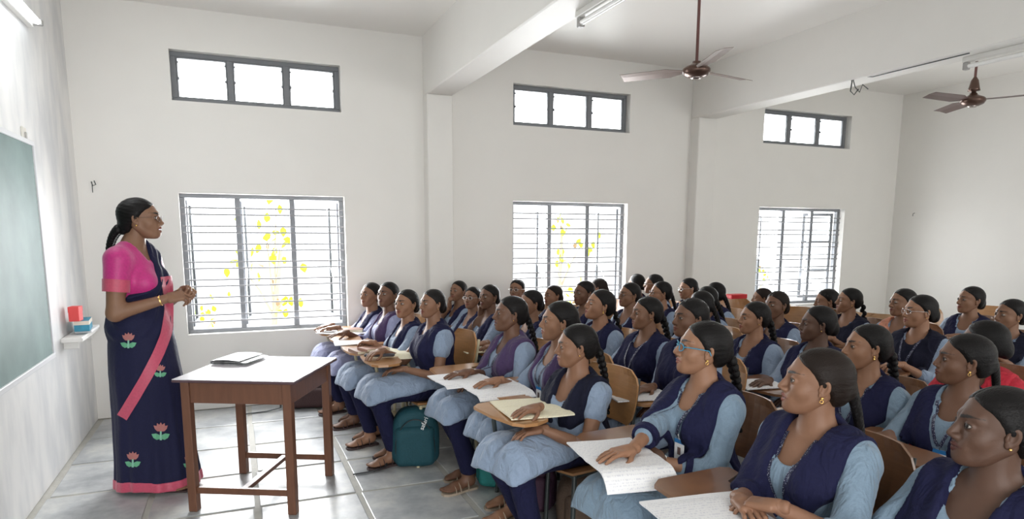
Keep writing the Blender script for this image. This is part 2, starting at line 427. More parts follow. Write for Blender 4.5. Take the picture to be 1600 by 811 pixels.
def head_mesh(nphi, nth, k):
    t = ring_warp(nphi+1, .55, 3.2, -math.pi, math.pi, 0)[:-1]
    th = ring_warp(nth, .42, 2.2, -math.pi/2+.03, math.pi/2-.03, -.22)
    PH, TH = np.meshgrid(t, th)
    D = np.stack([np.cos(TH)*np.cos(PH), np.cos(TH)*np.sin(PH), np.sin(TH)]); O = np.array([.012, 0, -.008])[:, None, None]
    r = np.full(PH.shape, .165); done = np.zeros(PH.shape, bool)
    for _ in range(34):
        p = O+D*r; d = head_field(p, k); done |= d < .0004
        r = np.where(done, r, r-np.maximum(d*.75, .0003)); r = np.maximum(r, .03)
    p = O+D*r
    x, y, z = p; ay = np.abs(y)
    fine = nphi > 80
    eo = eye_open(y, z, k); front = x > .055
    if fine:
        ins = front & (eo < 0)
        r = np.where(ins, r-.0075*np.clip(-eo/.0012, 0, 1), r); p = O+D*r
    c = np.zeros(PH.shape+(3,))
    A = (x, ay, z)
    m = k.get('mouth', 0)
    lip = np.minimum(cone(A, (.0970, .003, -.0560+m*.002), (.0850, .0285, -.0610), .0056, .0028), cone(A, (.0948, 0, -.0680-m*.004), (.0850, .0235, -.0640), .0068, .0032))
    c[..., 0] = np.clip((.0034-lip)/.002, 0, 1)*(x > .078)
    bz = .0265 + .0045*np.sin(np.clip((ay-.012)/.042, 0, 1)*math.pi*.62)
    bw = .0056*np.clip((.060-ay)/.03, .25, 1)
    c[..., 1] = np.clip((bw-np.abs(z-bz))/.0014, 0, 1)*(ay > .0095)*(ay < .060)*front
    c[..., 1] = np.maximum(c[..., 1], np.clip((.0016+m*.0012-np.abs(z+.0618))/.001, 0, 1)*(ay < .024)*(x > .078)*.7)
    kj = np.clip((.0024-np.abs(eo-.0010))/.0012, 0, 1)*front*(ay > .014)*(ay < .052)
    c[..., 1] = np.maximum(c[..., 1], kj*.85)
    if k.get('bindi'):
        c[..., 1] = np.maximum(c[..., 1], ((ay**2+(z-.030)**2) < .0028**2)*front*.9)
    if not fine:
        inn = front & (eo < 0)
        c[..., 1] = np.where(inn, np.where(np.abs(ay-.0325+.002) < .0065, .95, 0), c[..., 1]); c[..., 2] = np.where(inn & (np.abs(ay-.0325+.002) >= .0065), .8, 0)
    n, mth = nphi, nth
    V = np.moveaxis(p, 0, -1).reshape(-1, 3); C = c.reshape(-1, 3)
    i = np.arange(n*mth).reshape(mth, n); j = np.roll(i, -1, axis=1)
    Q = np.stack([i[:-1], j[:-1], j[1:], i[1:]], -1).reshape(-1, 4)
    return V, Q, C
def ear_field(P):
    x, y, z = P
    q = (x+.35*z*0, y, z)
    d = ell(q, (0, 0, 0), (.0175, .0065, .029))
    d = smax(d, -ell(q, (.002, .008, .004), (.0105, .008, .019)), .003)
    d = smin(d, ell(q, (.004, .001, -.0255), (.008, .005, .009)), .006)
    d = smin(d, ell(q, (.013, .002, -.006), (.004, .004, .007)), .004)
    return d
EARS = {}
def ear_mesh(h):
    if h not in EARS: EARS[h] = nets(ear_field, (-.024, -.014, -.042), (.024, .014, .036), h)
    return EARS[h]
HEADS = {}
def head_parts(lod, var):
    key = (lod, tuple(sorted(var.items())))
    if key in HEADS: return HEADS[key]
    nphi, nth = {0: (176, 150), 1: (112, 92), 2: (76, 64), 3: (54, 46)}[lod]
    mb = MB()
    V, Q, C = head_mesh(nphi, nth, var); mb.add(V, Q, 0, C)
    ev, eq = ear_mesh({0: .0016, 1: .0024, 2: .0034, 3: .0045}[lod])
    for s in (1, -1):
        R = rotz(-.30)@rotx(-.12)@roty(-.18)
        v = xf(mtx(R, (-.010, .0765*1.0, -.006)), ev); q = eq
        if s < 0: v = v*[1, -1, 1]; q = eq[:, ::-1]
        mb.add(v, q, 0)
    if lod <= 1:
        g = var.get('gaze', (0, 0))
        for s in (1, -1):
            nu, nv = (26, 20) if lod == 0 else (18, 14)
            b = MB(); b.ball((0, 0, 0), .0128, nu, nv); v = b.v[0]
            v = v @ roty(math.pi/2).T                       # pole looks forward
            a = np.arccos(np.clip(v[:, 0]/.0128, -1, 1))
            c = np.zeros((len(v), 3)); c[:, 1] = np.where(a < .62, np.where(a < .25, 1, .95), 0); c[:, 2] = np.where(a > .62, 1.0, 0)
            v = v @ (rotz(g[0])@roty(-g[1])).T + np.array([.0755, .0325*s, .004])
            mb.add(v, b.f[0], 0, c)
    HEADS[key] = mb.arrays(); return HEADS[key]

def hand_field(curl, spread, thumb):
    """right hand, wrist at the origin, fingers to +x, palm down, thumb to +y"""
    segs = []
    base = [(.084, .028), (.088, .0095), (.085, -.0095), (.078, -.027)]
    L = [(.038, .024, .018), (.042, .027, .019), (.039, .025, .018), (.031, .019, .016)]
    for i, ((bx, by), ls) in enumerate(zip(base, L)):
        p = np.array([bx, by, 0.0]); yaw = spread*(1.5-i)*.5; a = 0.0
        cs = curl[i] if isinstance(curl[i], (tuple, list)) else (curl[i]*.9, curl[i]*1.1, curl[i]*.6)
        rr = [.0088, .0080, .0074, .0062]
        if i == 3: rr = [r*.86 for r in rr]
        for j, l in enumerate(ls):
            a += cs[j]
            d = np.array([math.cos(a)*math.cos(yaw), math.cos(a)*math.sin(yaw), -math.sin(a)])
            q = p+d*l; segs.append((p, q, rr[j], rr[j+1])); p = q
    ta, tb, tc = thumb
    p = np.array([.022, .026, -.006]); d = np.array([math.cos(ta), math.sin(ta), -tb]); d /= np.linalg.norm(d)
    q = p+d*.042; segs.append((p, q, .0135, .0098))
    d2 = np.array([math.cos(ta-tc), math.sin(ta-tc), -tb-.15]); d2 /= np.linalg.norm(d2)
    q2 = q+d2*.030; segs.append((q, q2, .0098, .0088)); d3 = np.array([math.cos(ta-tc*1.6), math.sin(ta-tc*1.6), -tb-.1]); d3 /= np.linalg.norm(d3)
    segs.append((q2, q2+d3*.022, .0088, .0068))
    def f(P):
        d = rbox(P, (.050, .001, 0), (.044, .037, .0125), .012)
        d = smin(d, cone(P, (-.02, 0, 0), (.03, 0, 0), .0215, .020)*1.0, .02)
        d = smin(d, ell(P, (.035, .022, -.008), (.030, .017, .013)), .012)
        for k, (a, b, r1, r2) in enumerate(segs):
            d = smin(d, cone(P, a, b, r1, r2), .0035)
        return d
    return f, segs
HANDS = {}
POSES = {'flat': ((.16, .14, .16, .20), .16, (.75, .25, .35)), 'rest': ((.38, .36, .38, .42), .10, (.62, .35, .45)),
         'curl': ((1.0, 1.05, 1.1, 1.15), .02, (.55, .5, .6)), 'loose': ((.62, .70, .78, .85), .05, (.5, .45, .5)),
         'pinch': (((.75, .85, .5), (.7, .8, .5), (.85, .9, .5), (1.0, .9, .5)), .03, (.35, .75, .3)),
         'point': (((.25, .3, .2), (.8, 1.1, .6), (1.0, 1.1, .6), (1.1, 1.1, .6)), .05, (.45, .5, .5))}
def hand_mesh(pose, h):
    if (pose, h) not in HANDS:
        f, segs = hand_field(*POSES[pose])
        HANDS[(pose, h)] = nets(f, (-.035, -.058, -.10), (.20, .095, .034), h)
    return HANDS[(pose, h)]
def foot_field(P):
    d = cone(P, (.0, 0, .038), (.10, .004, .026), .031, .026)
    d = smin(d, ell(P, (.105, .004, .017), (.060, .041, .018)), .02)
    d = smin(d, cone(P, (.02, 0, .10), (.01, 0, .05), .032, .032), .03)
    for i, (y, x, r) in enumerate(((.030, .175, .0115), (.011, .178, .0085), (-.005, .172, .008), (-.019, .163, .0075), (-.032, .150, .007))):
        d = smin(d, cone(P, (.125-i*.006, y*.9, .014), (x, y, .011), r, r), .004)
    return smax(d, -P[2], .004)
FEET = {}
def foot_mesh(h):
    if h not in FEET: FEET[h] = nets(foot_field, (-.05, -.06, -.01), (.20, .06, .14), h)
    return FEET[h]

def solve_arm(S, Wp, l1, l2, pole):
    S = np.asarray(S, float); Wp = np.asarray(Wp, float); d = Wp-S; L = np.linalg.norm(d)
    mx = (l1+l2)*.995
    if L > mx: Wp = S+d/L*mx; d = Wp-S; L = mx
    a = (l1*l1-l2*l2+L*L)/(2*L); h = math.sqrt(max(l1*l1-a*a, 1e-6)); u = d/L
    p = np.asarray(pole, float); p = p-u*(p@u); p /= np.linalg.norm(p)+1e-9
    return S+u*a+p*h, Wp
def frame(fwd, palm):
    """hand rotation: x along fwd, -z along the palm normal"""
    x = np.asarray(fwd, float); x /= np.linalg.norm(x); z = -np.asarray(palm, float); z -= x*(z@x); z /= np.linalg.norm(z)
    return np.stack([x, np.cross(z, x), z], 1)

# ------------------------------------------------------------------ people: seated students
LIMB = .95
def seated(cfg):
    """builds one seated student; returns the body object (top level) with its clothes as children"""
    n = cfg['n']; lod = cfg['lod']; vx = {0: .0095, 1: .012, 2: .016, 3: .021}[lod]
    hs = cfg['hs']; hw = np.array(cfg['head'], float); byaw = cfg['byaw']
    zh = hw[2]; lean = cfg.get('lean', .02); side = cfg.get('side', 0.0)
    Rb = rotz(byaw); root = hw - Rb@np.array([lean, side, 0]); root[2] = 0
    wd = cfg.get('wide', 1.0)                               # build of the body
    H = np.array([lean, side, zh])
    # head orientation in the body frame
    Rh = rotz(cfg['hyaw']-byaw) @ roty(-cfg['hpit']) @ rotx(cfg.get('hroll', 0))
    HM = mtx(Rh, H, hs*.95)
    zs = zh-.205; zp = .50
    chest = np.array([lean*.55, side*.6, zs-.10]); nb = np.array([lean*.75-.012, side*.8, zs+.012]); skull = xf(HM, np.array([[-.022, 0, -.055]]))[0]
    jaw = xf(HM, np.array([[.0, 0, -.075]]))[0]
    sh = {s: np.array([lean*.5-.01, side*.6+s*.142*wd, zs-.012]) for s in (1, -1)}
    hip = {s: np.array([.0, s*.082*wd, zp-.01]) for s in (1, -1)}
    kn = cfg.get('knee', .43); spr = cfg.get('spread', .085)
    knee = {s: np.array([kn, s*spr+(.0), .495]) for s in (1, -1)}
    ank = {1: np.array([cfg.get('ank', .29)+.04, spr*.9, .085]), -1: np.array([cfg.get('ank', .29)-.05, -spr*.9, .085])}
    # arms
    arms = {}
    for s, side_n in ((1, 'L'), (-1, 'R')):
        a = cfg[side_n]
        tgt = np.array(a['w'], float)
        if a.get('rel') == 'head': tgt = xf(HM, tgt[None])[0]
        if a.get('px'):                                     # hand resting at a known spot of the room
            tgt = Rb.T@(atz(*a['px'])-root) - np.array([*(np.array(a['f'][:2])*.06), 0])
        el, wr = solve_arm(sh[s], tgt, .262*LIMB, .235*LIMB, a.get('pole', (-.45, s*.55, -.8)))
        arms[s] = (sh[s], el, wr, frame(a['f'], a['p']), a['h'])
    def torso(P, g=0):
        d = ell(P, (0, 0, zp+.02), (.125*wd+g, .162*wd+g, .115+g))
        d = smin(d, cone(P, (0, 0, zp+.05), chest, .098*wd+g, .102*wd+g), .06)
        d = smin(d, ell(P, chest+[0, 0, .02], (.092*wd+g, .138*wd+g, .125+g)), .05)
        for s in (1, -1):
            d = smin(d, ell(P, chest+[.078*wd, s*.062*wd, -.005], (.050*wd+g, .052*wd+g, .055+g)), .04)
        d = smin(d, cone(P, sh[1]+[0, -.015, 0], sh[-1]+[0, .015, 0], .052*wd+g, .052*wd+g), .06)
        for s in (1, -1): d = smin(d, cone(P, sh[s]*[1, .75, 1]+[-.01, 0, .008], nb+[-.012, s*.012, .045], .040+g, .036+g), .045)
        return d
    def arm(P, s, g, upto=1.0, r=(.040, .034, .0325, .0220)):
        a, b, c = arms[s][:3]
        k_ = 1.0 if upto >= 1 else upto-.17; d = cone(P, a, a+(b-a)*k_, r[0]*wd**.7+g, (r[0]+(r[1]-r[0])*k_)*wd**.6+g+(.006 if upto < 1 else 0))
        if upto > 1: d = smin(d, cone(P, b, b+(c-b)*(upto-1), r[2]*wd**.5+g, (r[2]+(r[3]-r[2])*(upto-1))*wd**.5+g), .02)
        return d
    bodyf = []
    def body(P):
        d = torso(P)
        d = smin(d, cone(P, nb+[0, 0, -.03], skull, .0440*wd**.4, .0430*wd**.4), .035)
        d = smin(d, cone(P, nb+[.006, 0, 0], jaw+[0, 0, .02], .036, .033), .03)
        for s in (1, -1):
            d = smin(d, arm(P, s, 0, 2.0), .03)
            if cfg.get('legs', 1):
                d = smin(d, cone(P, hip[s], knee[s], .080*wd, .055), .04)
                d = smin(d, cone(P, knee[s], ank[s], .050, .032), .02)
        return d
    xs = [arms[s][k][0] for s in (1, -1) for k in range(3)]+[kn]; ys = [arms[s][k][1] for s in (1, -1) for k in range(3)]; zz = [arms[s][k][2] for s in (1, -1) for k in range(3)]
    lo = (min(min(xs)-.08, -.17), min(min(ys)-.08, -.25*wd), .03 if cfg.get('legs', 1) else .38); hi = (max(xs)+.08, max(max(ys)+.08, .25*wd), max(zh-.01, max(zz)+.06))
    mb = MB()
    V, Q = nets(body, lo, hi, max(vx*1.05, .011)); mb.add(V, Q, 0)
    hv, hf, hm, hc = head_parts(lod, cfg['var'])
    base = mb.n; mb.v.append(xf(HM, hv)); mb.c.append(hc); mb.n += len(hv)
    for f_, m_ in zip(hf, hm): mb.f.append(f_+base); mb.m.append(m_)
    hh = {0: .003, 1: .004, 2: .0055, 3: .008}[lod]
    for s in (1, -1):
        a, b, c, R, pose = arms[s]
        v, q = hand_mesh(pose, hh)
        if s > 0: v = v*[1, -1, 1]; q = q[:, ::-1]
        mb.add(xf(mtx(R, c, .93), v), q, 0)
    if cfg.get('feet'):
        fv, fq = foot_mesh(.006 if lod < 2 else .010)
        for s in (1, -1):
            v = fv if s < 0 else fv*[1, -1, 1]; q = fq if s < 0 else fq[:, ::-1]
            mb.add(xf(mtx(rotz(s*.12), (ank[s][0]-.005, ank[s][1], .014), 1), v), q, 0)
    o = mb.build('person', SKIN, None, smooth=True, mask=True)
    o.location = root; o.rotation_euler = (0, 0, byaw); o.color = (*cfg['skin'], 1)
    tag(o, cfg['label'], 'person', cfg.get('group'))
    # tunic
    sl = cfg.get('sleeve', 1.25)
    seed = (sum(map(ord, n))*.37) % 6
    nk = np.array([nb[0]+.075, nb[1], nb[2]-.005]); nr = cfg.get('neck', .052)
    def trunk(P, g): return smin(torso(P, g), np.minimum(arm(P, 1, g+.004, sl), arm(P, -1, g+.004, sl)), .03)
    kx = kn+.055
    def tunic(P):
        fold = wob(P, 24, seed)*.0045 + wob(P, 58, seed+2)*.0024 + .0022*np.sin(P[2]*70+P[0]*45+seed*3+2*np.sin(P[1]*25))*np.clip(np.abs(P[1])*6-.4, 0, 1)
        d = smin(torso(P, .011), smin(arm(P, 1, .012, sl), arm(P, -1, .012, sl), .01), .022) + fold
        # neck opening
        d = smax(d, -(ell(P, nk, (.075, nr, .060+(nr-.06)*2.2))), .004)
        d = smax(d, -(cone(P, nb+[.020, 0, .030], nb+[.032, 0, .16], nr+.010, nr+.012)), .004)
        if cfg.get('legs', 1):
            ww = spr+.095*wd; ay = np.abs(P[1]); fr_ = np.clip(P[0]/kn, 0, 1.2)
            fy = (.005*np.sin(P[1]*62+seed+6*P[0])+.006*np.sin(P[1]*29+seed*2-9*P[0])+.004*np.sin(P[0]*38+P[1]*20+seed))*fr_
            zt = np.interp(P[0], [-.1, .06, .22, kn-.05, kn+.02, kn+.065, kn+.105], [.57, .594, .592, .588, .580, .548, .440])
            zt = zt-.075*(ay/ww)**4-.012*np.exp(-(P[1]/.035)**2)*fr_+fy
            hz = np.interp(P[0], [0, kn, kn+.10], [.505, .455, .425])-cfg.get('hem', 0)*fr_+.010*np.sin(P[1]*15+seed)
            lap = smax((P[2]-zt)*.72, hz-P[2], .006)
            lap = smax(lap, ay-(ww+.012*fr_+.006*np.sin(P[0]*30+seed)), .03); lap = smax(lap, P[0]-(kn+.100), .01); lap = smax(lap, -.05-P[0], .03)
            d = smin(d, lap, .03)
        else: d = smax(d, .42-P[2], .01)
        return d
    mb = MB(); V, Q = nets(tunic, (min(min(xs)-.09, -.19), min(min(ys)-.09, -.26*wd), .20), (max(max(xs)+.09, kn+.11), max(max(ys)+.09, .26*wd), zs+.16), vx); mb.add(V, Q, 0)
    tun = mb.build('tunic', cfg.get('tunic', cloth_blue), o, smooth=True)
    if cfg.get('cuff'):
        cb = MB()
        for s in (1, -1):
            b, c = arms[s][1], arms[s][2]; t0, t1 = sl-1-.03, sl-1+.075
            rr = .036*wd**.5+.016
            cb = MB(); cb.tube([b+(c-b)*t0, b+(c-b)*t1], [rr+.004, rr-.001], 18, 0); cb.build('cuff', navy, o, smooth=True)
        pass
    if cfg.get('watch'):
        b, c = arms[1][1], arms[1][2]; u_ = (b-c)/np.linalg.norm(b-c); wm = MB()
        wm.tube([c+u_*.006, c+u_*.026], .0265, 18); w_ = wm.build('watch', mat('cream_watch_strap', (.72, .68, .45), .5), o, smooth=True)
        q = c+u_*.016; MB().bbox(q+[-.012, .014, .012], q+[.012, .034, .030], .003).build('watch_face', mat('white_dial', (.8, .8, .75), .3), w_)
    # trousers
    if cfg.get('legs', 1) and cfg.get('trousers', 1):
        def tro(P):
            f = wob(P, 30, seed)*.003
            d = 1.0
            for s in (1, -1):
                q = smin(cone(P, hip[s], knee[s]+[0, 0, -.012], .088*wd, .060), cone(P, knee[s]-[0, 0, .018], ank[s]+[0, 0, .01], .062, cfg.get('ankr', .047)), .03)
                d = np.minimum(d, q)
            d = smin(d, ell(P, (0, 0, zp-.01), (.13*wd, .165*wd, .085)), .04)+f
            return smax(d, ank[1][2]+.01-P[2], .004)
        mb = MB(); V, Q = nets(tro, (-.17, -.24*wd, .05), (kn+.09, .24*wd, .62), vx*1.15); mb.add(V, Q, 0)
        mb.build('trousers', trouser, o, smooth=True)
    # shawl
    st = cfg.get('shawl', 'v'); shc = cfg.get('shawl_mat', navy)
    if st:
        hw_ = .142*wd
        def shawl(P):
            fo = .0032*np.sin(P[1]*95+seed+P[2]*20) + wob(P, 34, seed)*.0028
            g = .022
            d = trunk(P, g) + fo
            X = P[0]-nb[0]; Y = P[1]-nb[1]*1.0; Z = P[2]; ay = np.abs(Y)
            if st == 'v':
                zb = zs-cfg.get('vdepth', .20)
                inner = ay - (.010 + cfg.get('vin', .23)*np.maximum(Z-zb-.05, 0)); outer = (.035+.85*np.maximum(Z-zb, 0)) - ay
                outer = np.minimum(outer, hw_-ay+.004)
                fr = np.minimum(np.minimum(inner, outer), (Z-zb)*1.0)
            elif st == 'vest':
                zb = cfg.get('vestz', zp+.07)
                inner = ay - (.030 + .12*np.maximum(Z-zb, 0)); outer = hw_-.012-ay
                fr = np.minimum(np.minimum(inner, outer), Z-zb)
            else:                                           # 'wrap': closed across the chest
                zb = cfg.get('vestz', zp+.12)
                fr = np.minimum(hw_+.012-ay, Z-zb+.25*ay)
            bk = np.minimum(hw_+.006-ay, Z-(zp+.03))
            wgt = np.clip((X+.045)/.03, 0, 1)
            keep = fr*wgt+bk*(1-wgt)
            d = smax(d, -keep, .005)
            # neck hole
            nh = .052 if st != 'wrap' else .046
            d = smax(d, -ell(P, nb+[.035, 0, .05], (.088, nh+.017, .085)), .006)
            return d
        mb = MB(); V, Q = nets(shawl, (-.20, -.23*wd, zp-.0), (.22+lean, .23*wd, zs+.13), vx); mb.add(V, Q, 0)
        mb.build('shawl', shc, o, smooth=True)
    # hair
    hst = cfg.get('hair', 'braid')
    def hairf(P):
        x, y, z = P
        d = ell(P, (-.016, 0, .030), (.105, .0835, .0925))
        d = smin(d, ell(P, (-.055, 0, -.022), (.055, .062, .058)), .03)
        lx = np.interp(z, [-.12, -.075, -.045, -.02, .0, .03, .062, .085, .10], [-.10, -.058, -.036, -.016, .028, .046, .062, .074, .09])
        ay = np.abs(y)
        edge = lx - 3.2*np.maximum(ay-.035, 0)**1.5 - x - .004*np.exp(-(y/.006)**2)
        edge = np.where(z < -.005, np.minimum(edge, np.where(ay > .05, -.018-x, 1)), edge)
        d = smax(d, -edge, .009)
        d = smax(d, -(z+.075), .02)
        d = d + .0004*np.sin(z*300+x*60+3*np.sin(y*30)) + (.0022*np.exp(-(y/.003)**2)*(x > -.03))
        if hst in ('bun', 'pony', 'braid'):
            d = smin(d, ell(P, (-.110, 0, -.012), (.020, .030, .026)), .025)
        if hst == 'bun': d = smin(d, ell(P, (-.106, 0, -.036), (.032, .040, .042)), .018)
        if hst == 'curly': d = d-.006+wob(P, 120, 1)*.004
        return d
    key = ('hair', lod, hst)
    if key not in HEADS: HEADS[key] = nets(hairf, (-.172, -.105, -.10), (.10, .105, .138), {0: .004, 1: .0055, 2: .0075, 3: .010}[lod])
    V, Q = HEADS[key]; mb = MB(); mb.add(xf(HM, V), Q, 0)
    hair = mb.build('hair', cfg.get('hairm', HAIR), o, smooth=True)
    if hst in ('braid', 'pony'):
        p0 = xf(HM, np.array([[-.120, 0, -.02]]))[0]; sd = cfg.get('bside', .03)
        p1 = np.array([min(-.145, p0[0]-.005), p0[1]*.5+sd, zs+.02]); p2 = np.array([-.160*wd, sd*1.4, zs-cfg.get('blen', .14)])
        K = 24 if lod < 2 else 14; mb = MB()
        for i in range(K):
            t = i/(K-1); a = p0*(1-t)**2+2*p1*t*(1-t)+p2*t*t
            r = .019*(1-.45*t) if hst == 'braid' else .017*(1-.3*t)
            off = (.008 if i % 2 else -.008)*(1-.4*t) if hst == 'braid' else 0
            mb.ball(a+[0, off, 0], (r, r*.95, r*(1.25 if hst == 'braid' else 2)), 9, 7, M=rotx(.5 if i % 2 else -.5) if hst == 'braid' else None)
        mb.build('braid' if hst == 'braid' else 'ponytail', HAIR, hair, smooth=True)
    # earrings
    if lod <= 2 and cfg.get('earring', 1):
        for s in (1, -1):
            if lod == 2 and s < 0: continue
            mb = MB(); p = np.array([-.0055, s*.0800, -.036]); e = cfg.get('earring', 1)
            mb.ball(p+[0, s*.001, 0], .0042 if e == 1 else .0055, 8, 6)
            if e == 2:
                t = np.linspace(0, 2*math.pi, 13); mb.tube([p+[.0055*math.cos(a), 0, -.0105+.0055*math.sin(a)] for a in t], .0011, 6)
            if e == 3: mb.lathe([(.001, 0), (.004, -.004), (.008, -.012), (.001, -.013)], 10, M=mtx(None, p+[0, s*.002, -.003]))
            mb.v = [xf(HM, v) for v in mb.v]; mb.build('earring', gold, o, smooth=True)
    # glasses
    if cfg.get('glasses'):
        mb = MB(); gm = {'brown': (mat('brown_frame', (.10, .05, .03), .3), ), 'blue': (mat('blue_frame', (.02, .25, .42), .3),), 'silver': (silver,)}[cfg['glasses']][0]
        rr = .0013 if cfg['glasses'] != 'blue' else .0021
        rr *= (1 if lod < 2 else 1.4)
        for s in (1, -1):
            t = np.linspace(0, 2*math.pi, 17)
            mb.tube([(.103-.010*abs(math.cos(a))*(1 if math.cos(a) > 0 else .3), s*(.034+.0235*math.cos(a)), .001+.0165*math.sin(a)) for a in t], rr, 6)
            mb.tube([(.093, s*.0575, .005), (.075, s*.073, .008), (.03, s*.083, .008), (-.005, s*.086, .006), (-.016, s*.086, -.012)], rr, 6)
        mb.tube([(.104, -.0105, .004), (.110, 0, .007), (.104, .0105, .004)], rr, 6)
        mb.v = [xf(HM, v) for v in mb.v]; gl = mb.build('glasses', gm, o, smooth=True)
    # lanyard with card
    if cfg.get('lanyard') and st:
        pl = [c.data for c in o.children if c.name.startswith(('tunic', 'shawl'))]+[o.data]
        vv, ff, off = [], [], 0
        for dme in pl:
            vv += [tuple(v.co) for v in dme.vertices]; ff += [tuple(i+off for i in p.vertices) for p in dme.polygons]; off = len(vv)
        bv = BVHTree.FromPolygons(vv, ff)
        zl = cfg.get('lz', zs-.13)
        mb = MB(); wdt = .006
        for s in (1, -1):
            pts = []
            K = 12
            for i in range(K+1):
                t = i/K; z = (zs+.035)*(1-t)+zl*t; y = nb[1]*(1-t) + s*(.052*(1-t)**.8+.003)
                # nearest front surface below the chin
                h = bv.ray_cast(Vector((chest[0]+.22, y, z)), Vector((-1, 0, 0)))
                x = h[0].x if h[0] is not None else pts[-1][0]
                pts.append((x+.006, y, z))
            pts.insert(0, (nb[0]-.01, nb[1]+s*.056, zs+.055))
            P_ = np.array(pts); T_ = np.gradient(P_, axis=0); T_ /= np.linalg.norm(T_, axis=1)[:, None]
            side_v = np.cross(T_, np.array([1., 0, 0])); side_v /= np.linalg.norm(side_v, axis=1)[:, None]+1e-9
            G = np.stack([P_-side_v*wdt, P_+side_v*wdt]); Gb = G-np.array([.0015, 0, 0])
            mb.grid(G); mb.grid(G[::-1]-np.array([.0012, 0, 0]))
        lan = mb.build('lanyard', LANY, o)
        mb = MB(); tl = 0
        if cfg.get('card', 1):
            cm = MB(); cw, chh = .027, .043; y0 = cfg.get('cardy', 0)
            h1 = bv.ray_cast(Vector((chest[0]+.24, y0, zl-.02)), Vector((-1, 0, 0))); x1 = h1[0].x if h1[0] is not None else .15
            cm.bbox((x1+.004, y0-cw, zl-.10), (x1+.0065, y0+cw, zl-.10+2*chh), .001, 0)
            cm.box((x1+.0066, y0-cw, zl-.10+1.62*chh), (x1+.0071, y0+cw, zl-.10+2*chh), 1)
            cm.box((x1+.0066, y0-.009, zl-.10+.55*chh), (x1+.0071, y0+.009, zl-.10+1.25*chh), 2)
            cm.tube([(x1+.006, y0, zl-.015), (x1+.006, y0*.5, zl+.006)], .003, 6, 3)
            cm.build('id_card', [paper, mat('card_blue', (.03, .2, .5), .4), mat('card_photo', (.15, .09, .08), .5), silver], lan)
    return o
def lanyard_mat():
    m, nt, b = newmat('lanyard_ribbon')
    tc = nt.nodes.new('ShaderNodeTexCoord'); mp = nt.nodes.new('ShaderNodeMapping'); mp.inputs['Scale'].default_value = (1, 1, 1)
    n = nt.nodes.new('ShaderNodeTexNoise'); n.inputs['Scale'].default_value = 260; n.inputs['Detail'].default_value = 1
    cr = nt.nodes.new('ShaderNodeValToRGB'); cr.color_ramp.interpolation = 'CONSTANT'
    cr.color_ramp.elements[0].color = (.012, .014, .05, 1); cr.color_ramp.elements[1].color = (.36, .38, .46, 1); cr.color_ramp.elements[1].position = .60
    nt.links.new(tc.outputs['Object'], mp.inputs[0]); nt.links.new(mp.outputs[0], n.inputs['Vector']); nt.links.new(n.outputs[0], cr.inputs[0]); nt.links.new(cr.outputs[0], b.inputs['Base Color'])
    b.inputs['Roughness'].default_value = .5
    return m
LANY = lanyard_mat()
# ------------------------------------------------------------------ the room
T = .25                                                    # wall thickness
def wall_x(name, y0, y1, x0, x1, z1, holes, m, parent=None):
    """wall along x with rectangular holes (xa, xb, za, zb)"""
    xs = sorted({x0, x1}|{h[0] for h in holes}|{h[1] for h in holes}); mb = MB()
    for a, b in zip(xs[:-1], xs[1:]):
        hs = sorted([h[2:] for h in holes if h[0] <= a+1e-6 and h[1] >= b-1e-6]); z = 0
        for za, zb in hs:
            if za > z: mb.box((a, y0, z), (b, y1, za))
            z = zb
        if z < z1: mb.box((a, y0, z), (b, y1, z1))
    return tag(mb.build(name, m), kind='structure')
WINX = ((-.396, .922), (2.546, 3.865), (5.661, 7.03))
ZL = (.648, 1.814); ZU = (2.537, 2.926)
holes = [(a, b, *z) for a, b in WINX for z in (ZL, ZU)]
wall_x('wall_back', WD, WD+T, WXL-T, WXR+T, CEIL+.2, holes, plaster)
near = [(-.7, .9, 0, 2.2), (2.6, 4.2, 1.0, 2.4), (5.5, 7.1, 1.0, 2.4)]  # unseen openings, put in to let the added fill lights through
wall_x('wall_near', WYN-T, WYN, WXL-T, WXR+T, CEIL+.2, near, plaster)
tag(MB().box((WXR, WYN, 0), (WXR+T, WD, CEIL+.2)).build('wall_right', plaster), kind='structure')

def leftwall_mat():
    m, nt, b = newmat('left_wall_plaster')
    tc = nt.nodes.new('ShaderNodeTexCoord')
    n = nt.nodes.new('ShaderNodeTexNoise'); n.inputs['Scale'].default_value = 5; n.inputs['Detail'].default_value = 6
    mp = nt.nodes.new('ShaderNodeMapping'); mp.inputs['Scale'].default_value = (1, 1, .35)
    cr = nt.nodes.new('ShaderNodeValToRGB'); cr.color_ramp.elements[0].color = (.66, .67, .68, 1); cr.color_ramp.elements[1].color = (.84, .835, .82, 1)
    cr.color_ramp.elements[0].position = .35; cr.color_ramp.elements[1].position = .6
    nt.links.new(tc.outputs['Object'], mp.inputs[0]); nt.links.new(mp.outputs[0], n.inputs[0]); nt.links.new(n.outputs[0], cr.inputs[0]); nt.links.new(cr.outputs[0], b.inputs['Base Color'])
    b.inputs['Roughness'].default_value = .42
    bp = nt.nodes.new('ShaderNodeBump'); bp.inputs['Strength'].default_value = .12; bp.inputs['Distance'].default_value = .01
    nt.links.new(n.outputs[0], bp.inputs['Height']); nt.links.new(bp.outputs[0], b.inputs['Normal'])
    return m
tag(MB().box((WXL-T, WYN, 0), (WXL, WD, CEIL+.2)).build('wall_left', leftwall_mat()), kind='structure')
tag(MB().box((WXL-T, WYN-T, CEIL), (WXR+T, WD+T, CEIL+.22)).build('ceiling', plaster2), kind='structure')
def trimbox(name, lo, hi, m=beamm, b=.008): return tag(MB().bbox(lo, hi, b).build(name, m), kind='structure')
trimbox('trim_1', (1.654, WYN+.002, BEAMZ), (1.892, WD-.002, CEIL+.01))            # ceiling beams
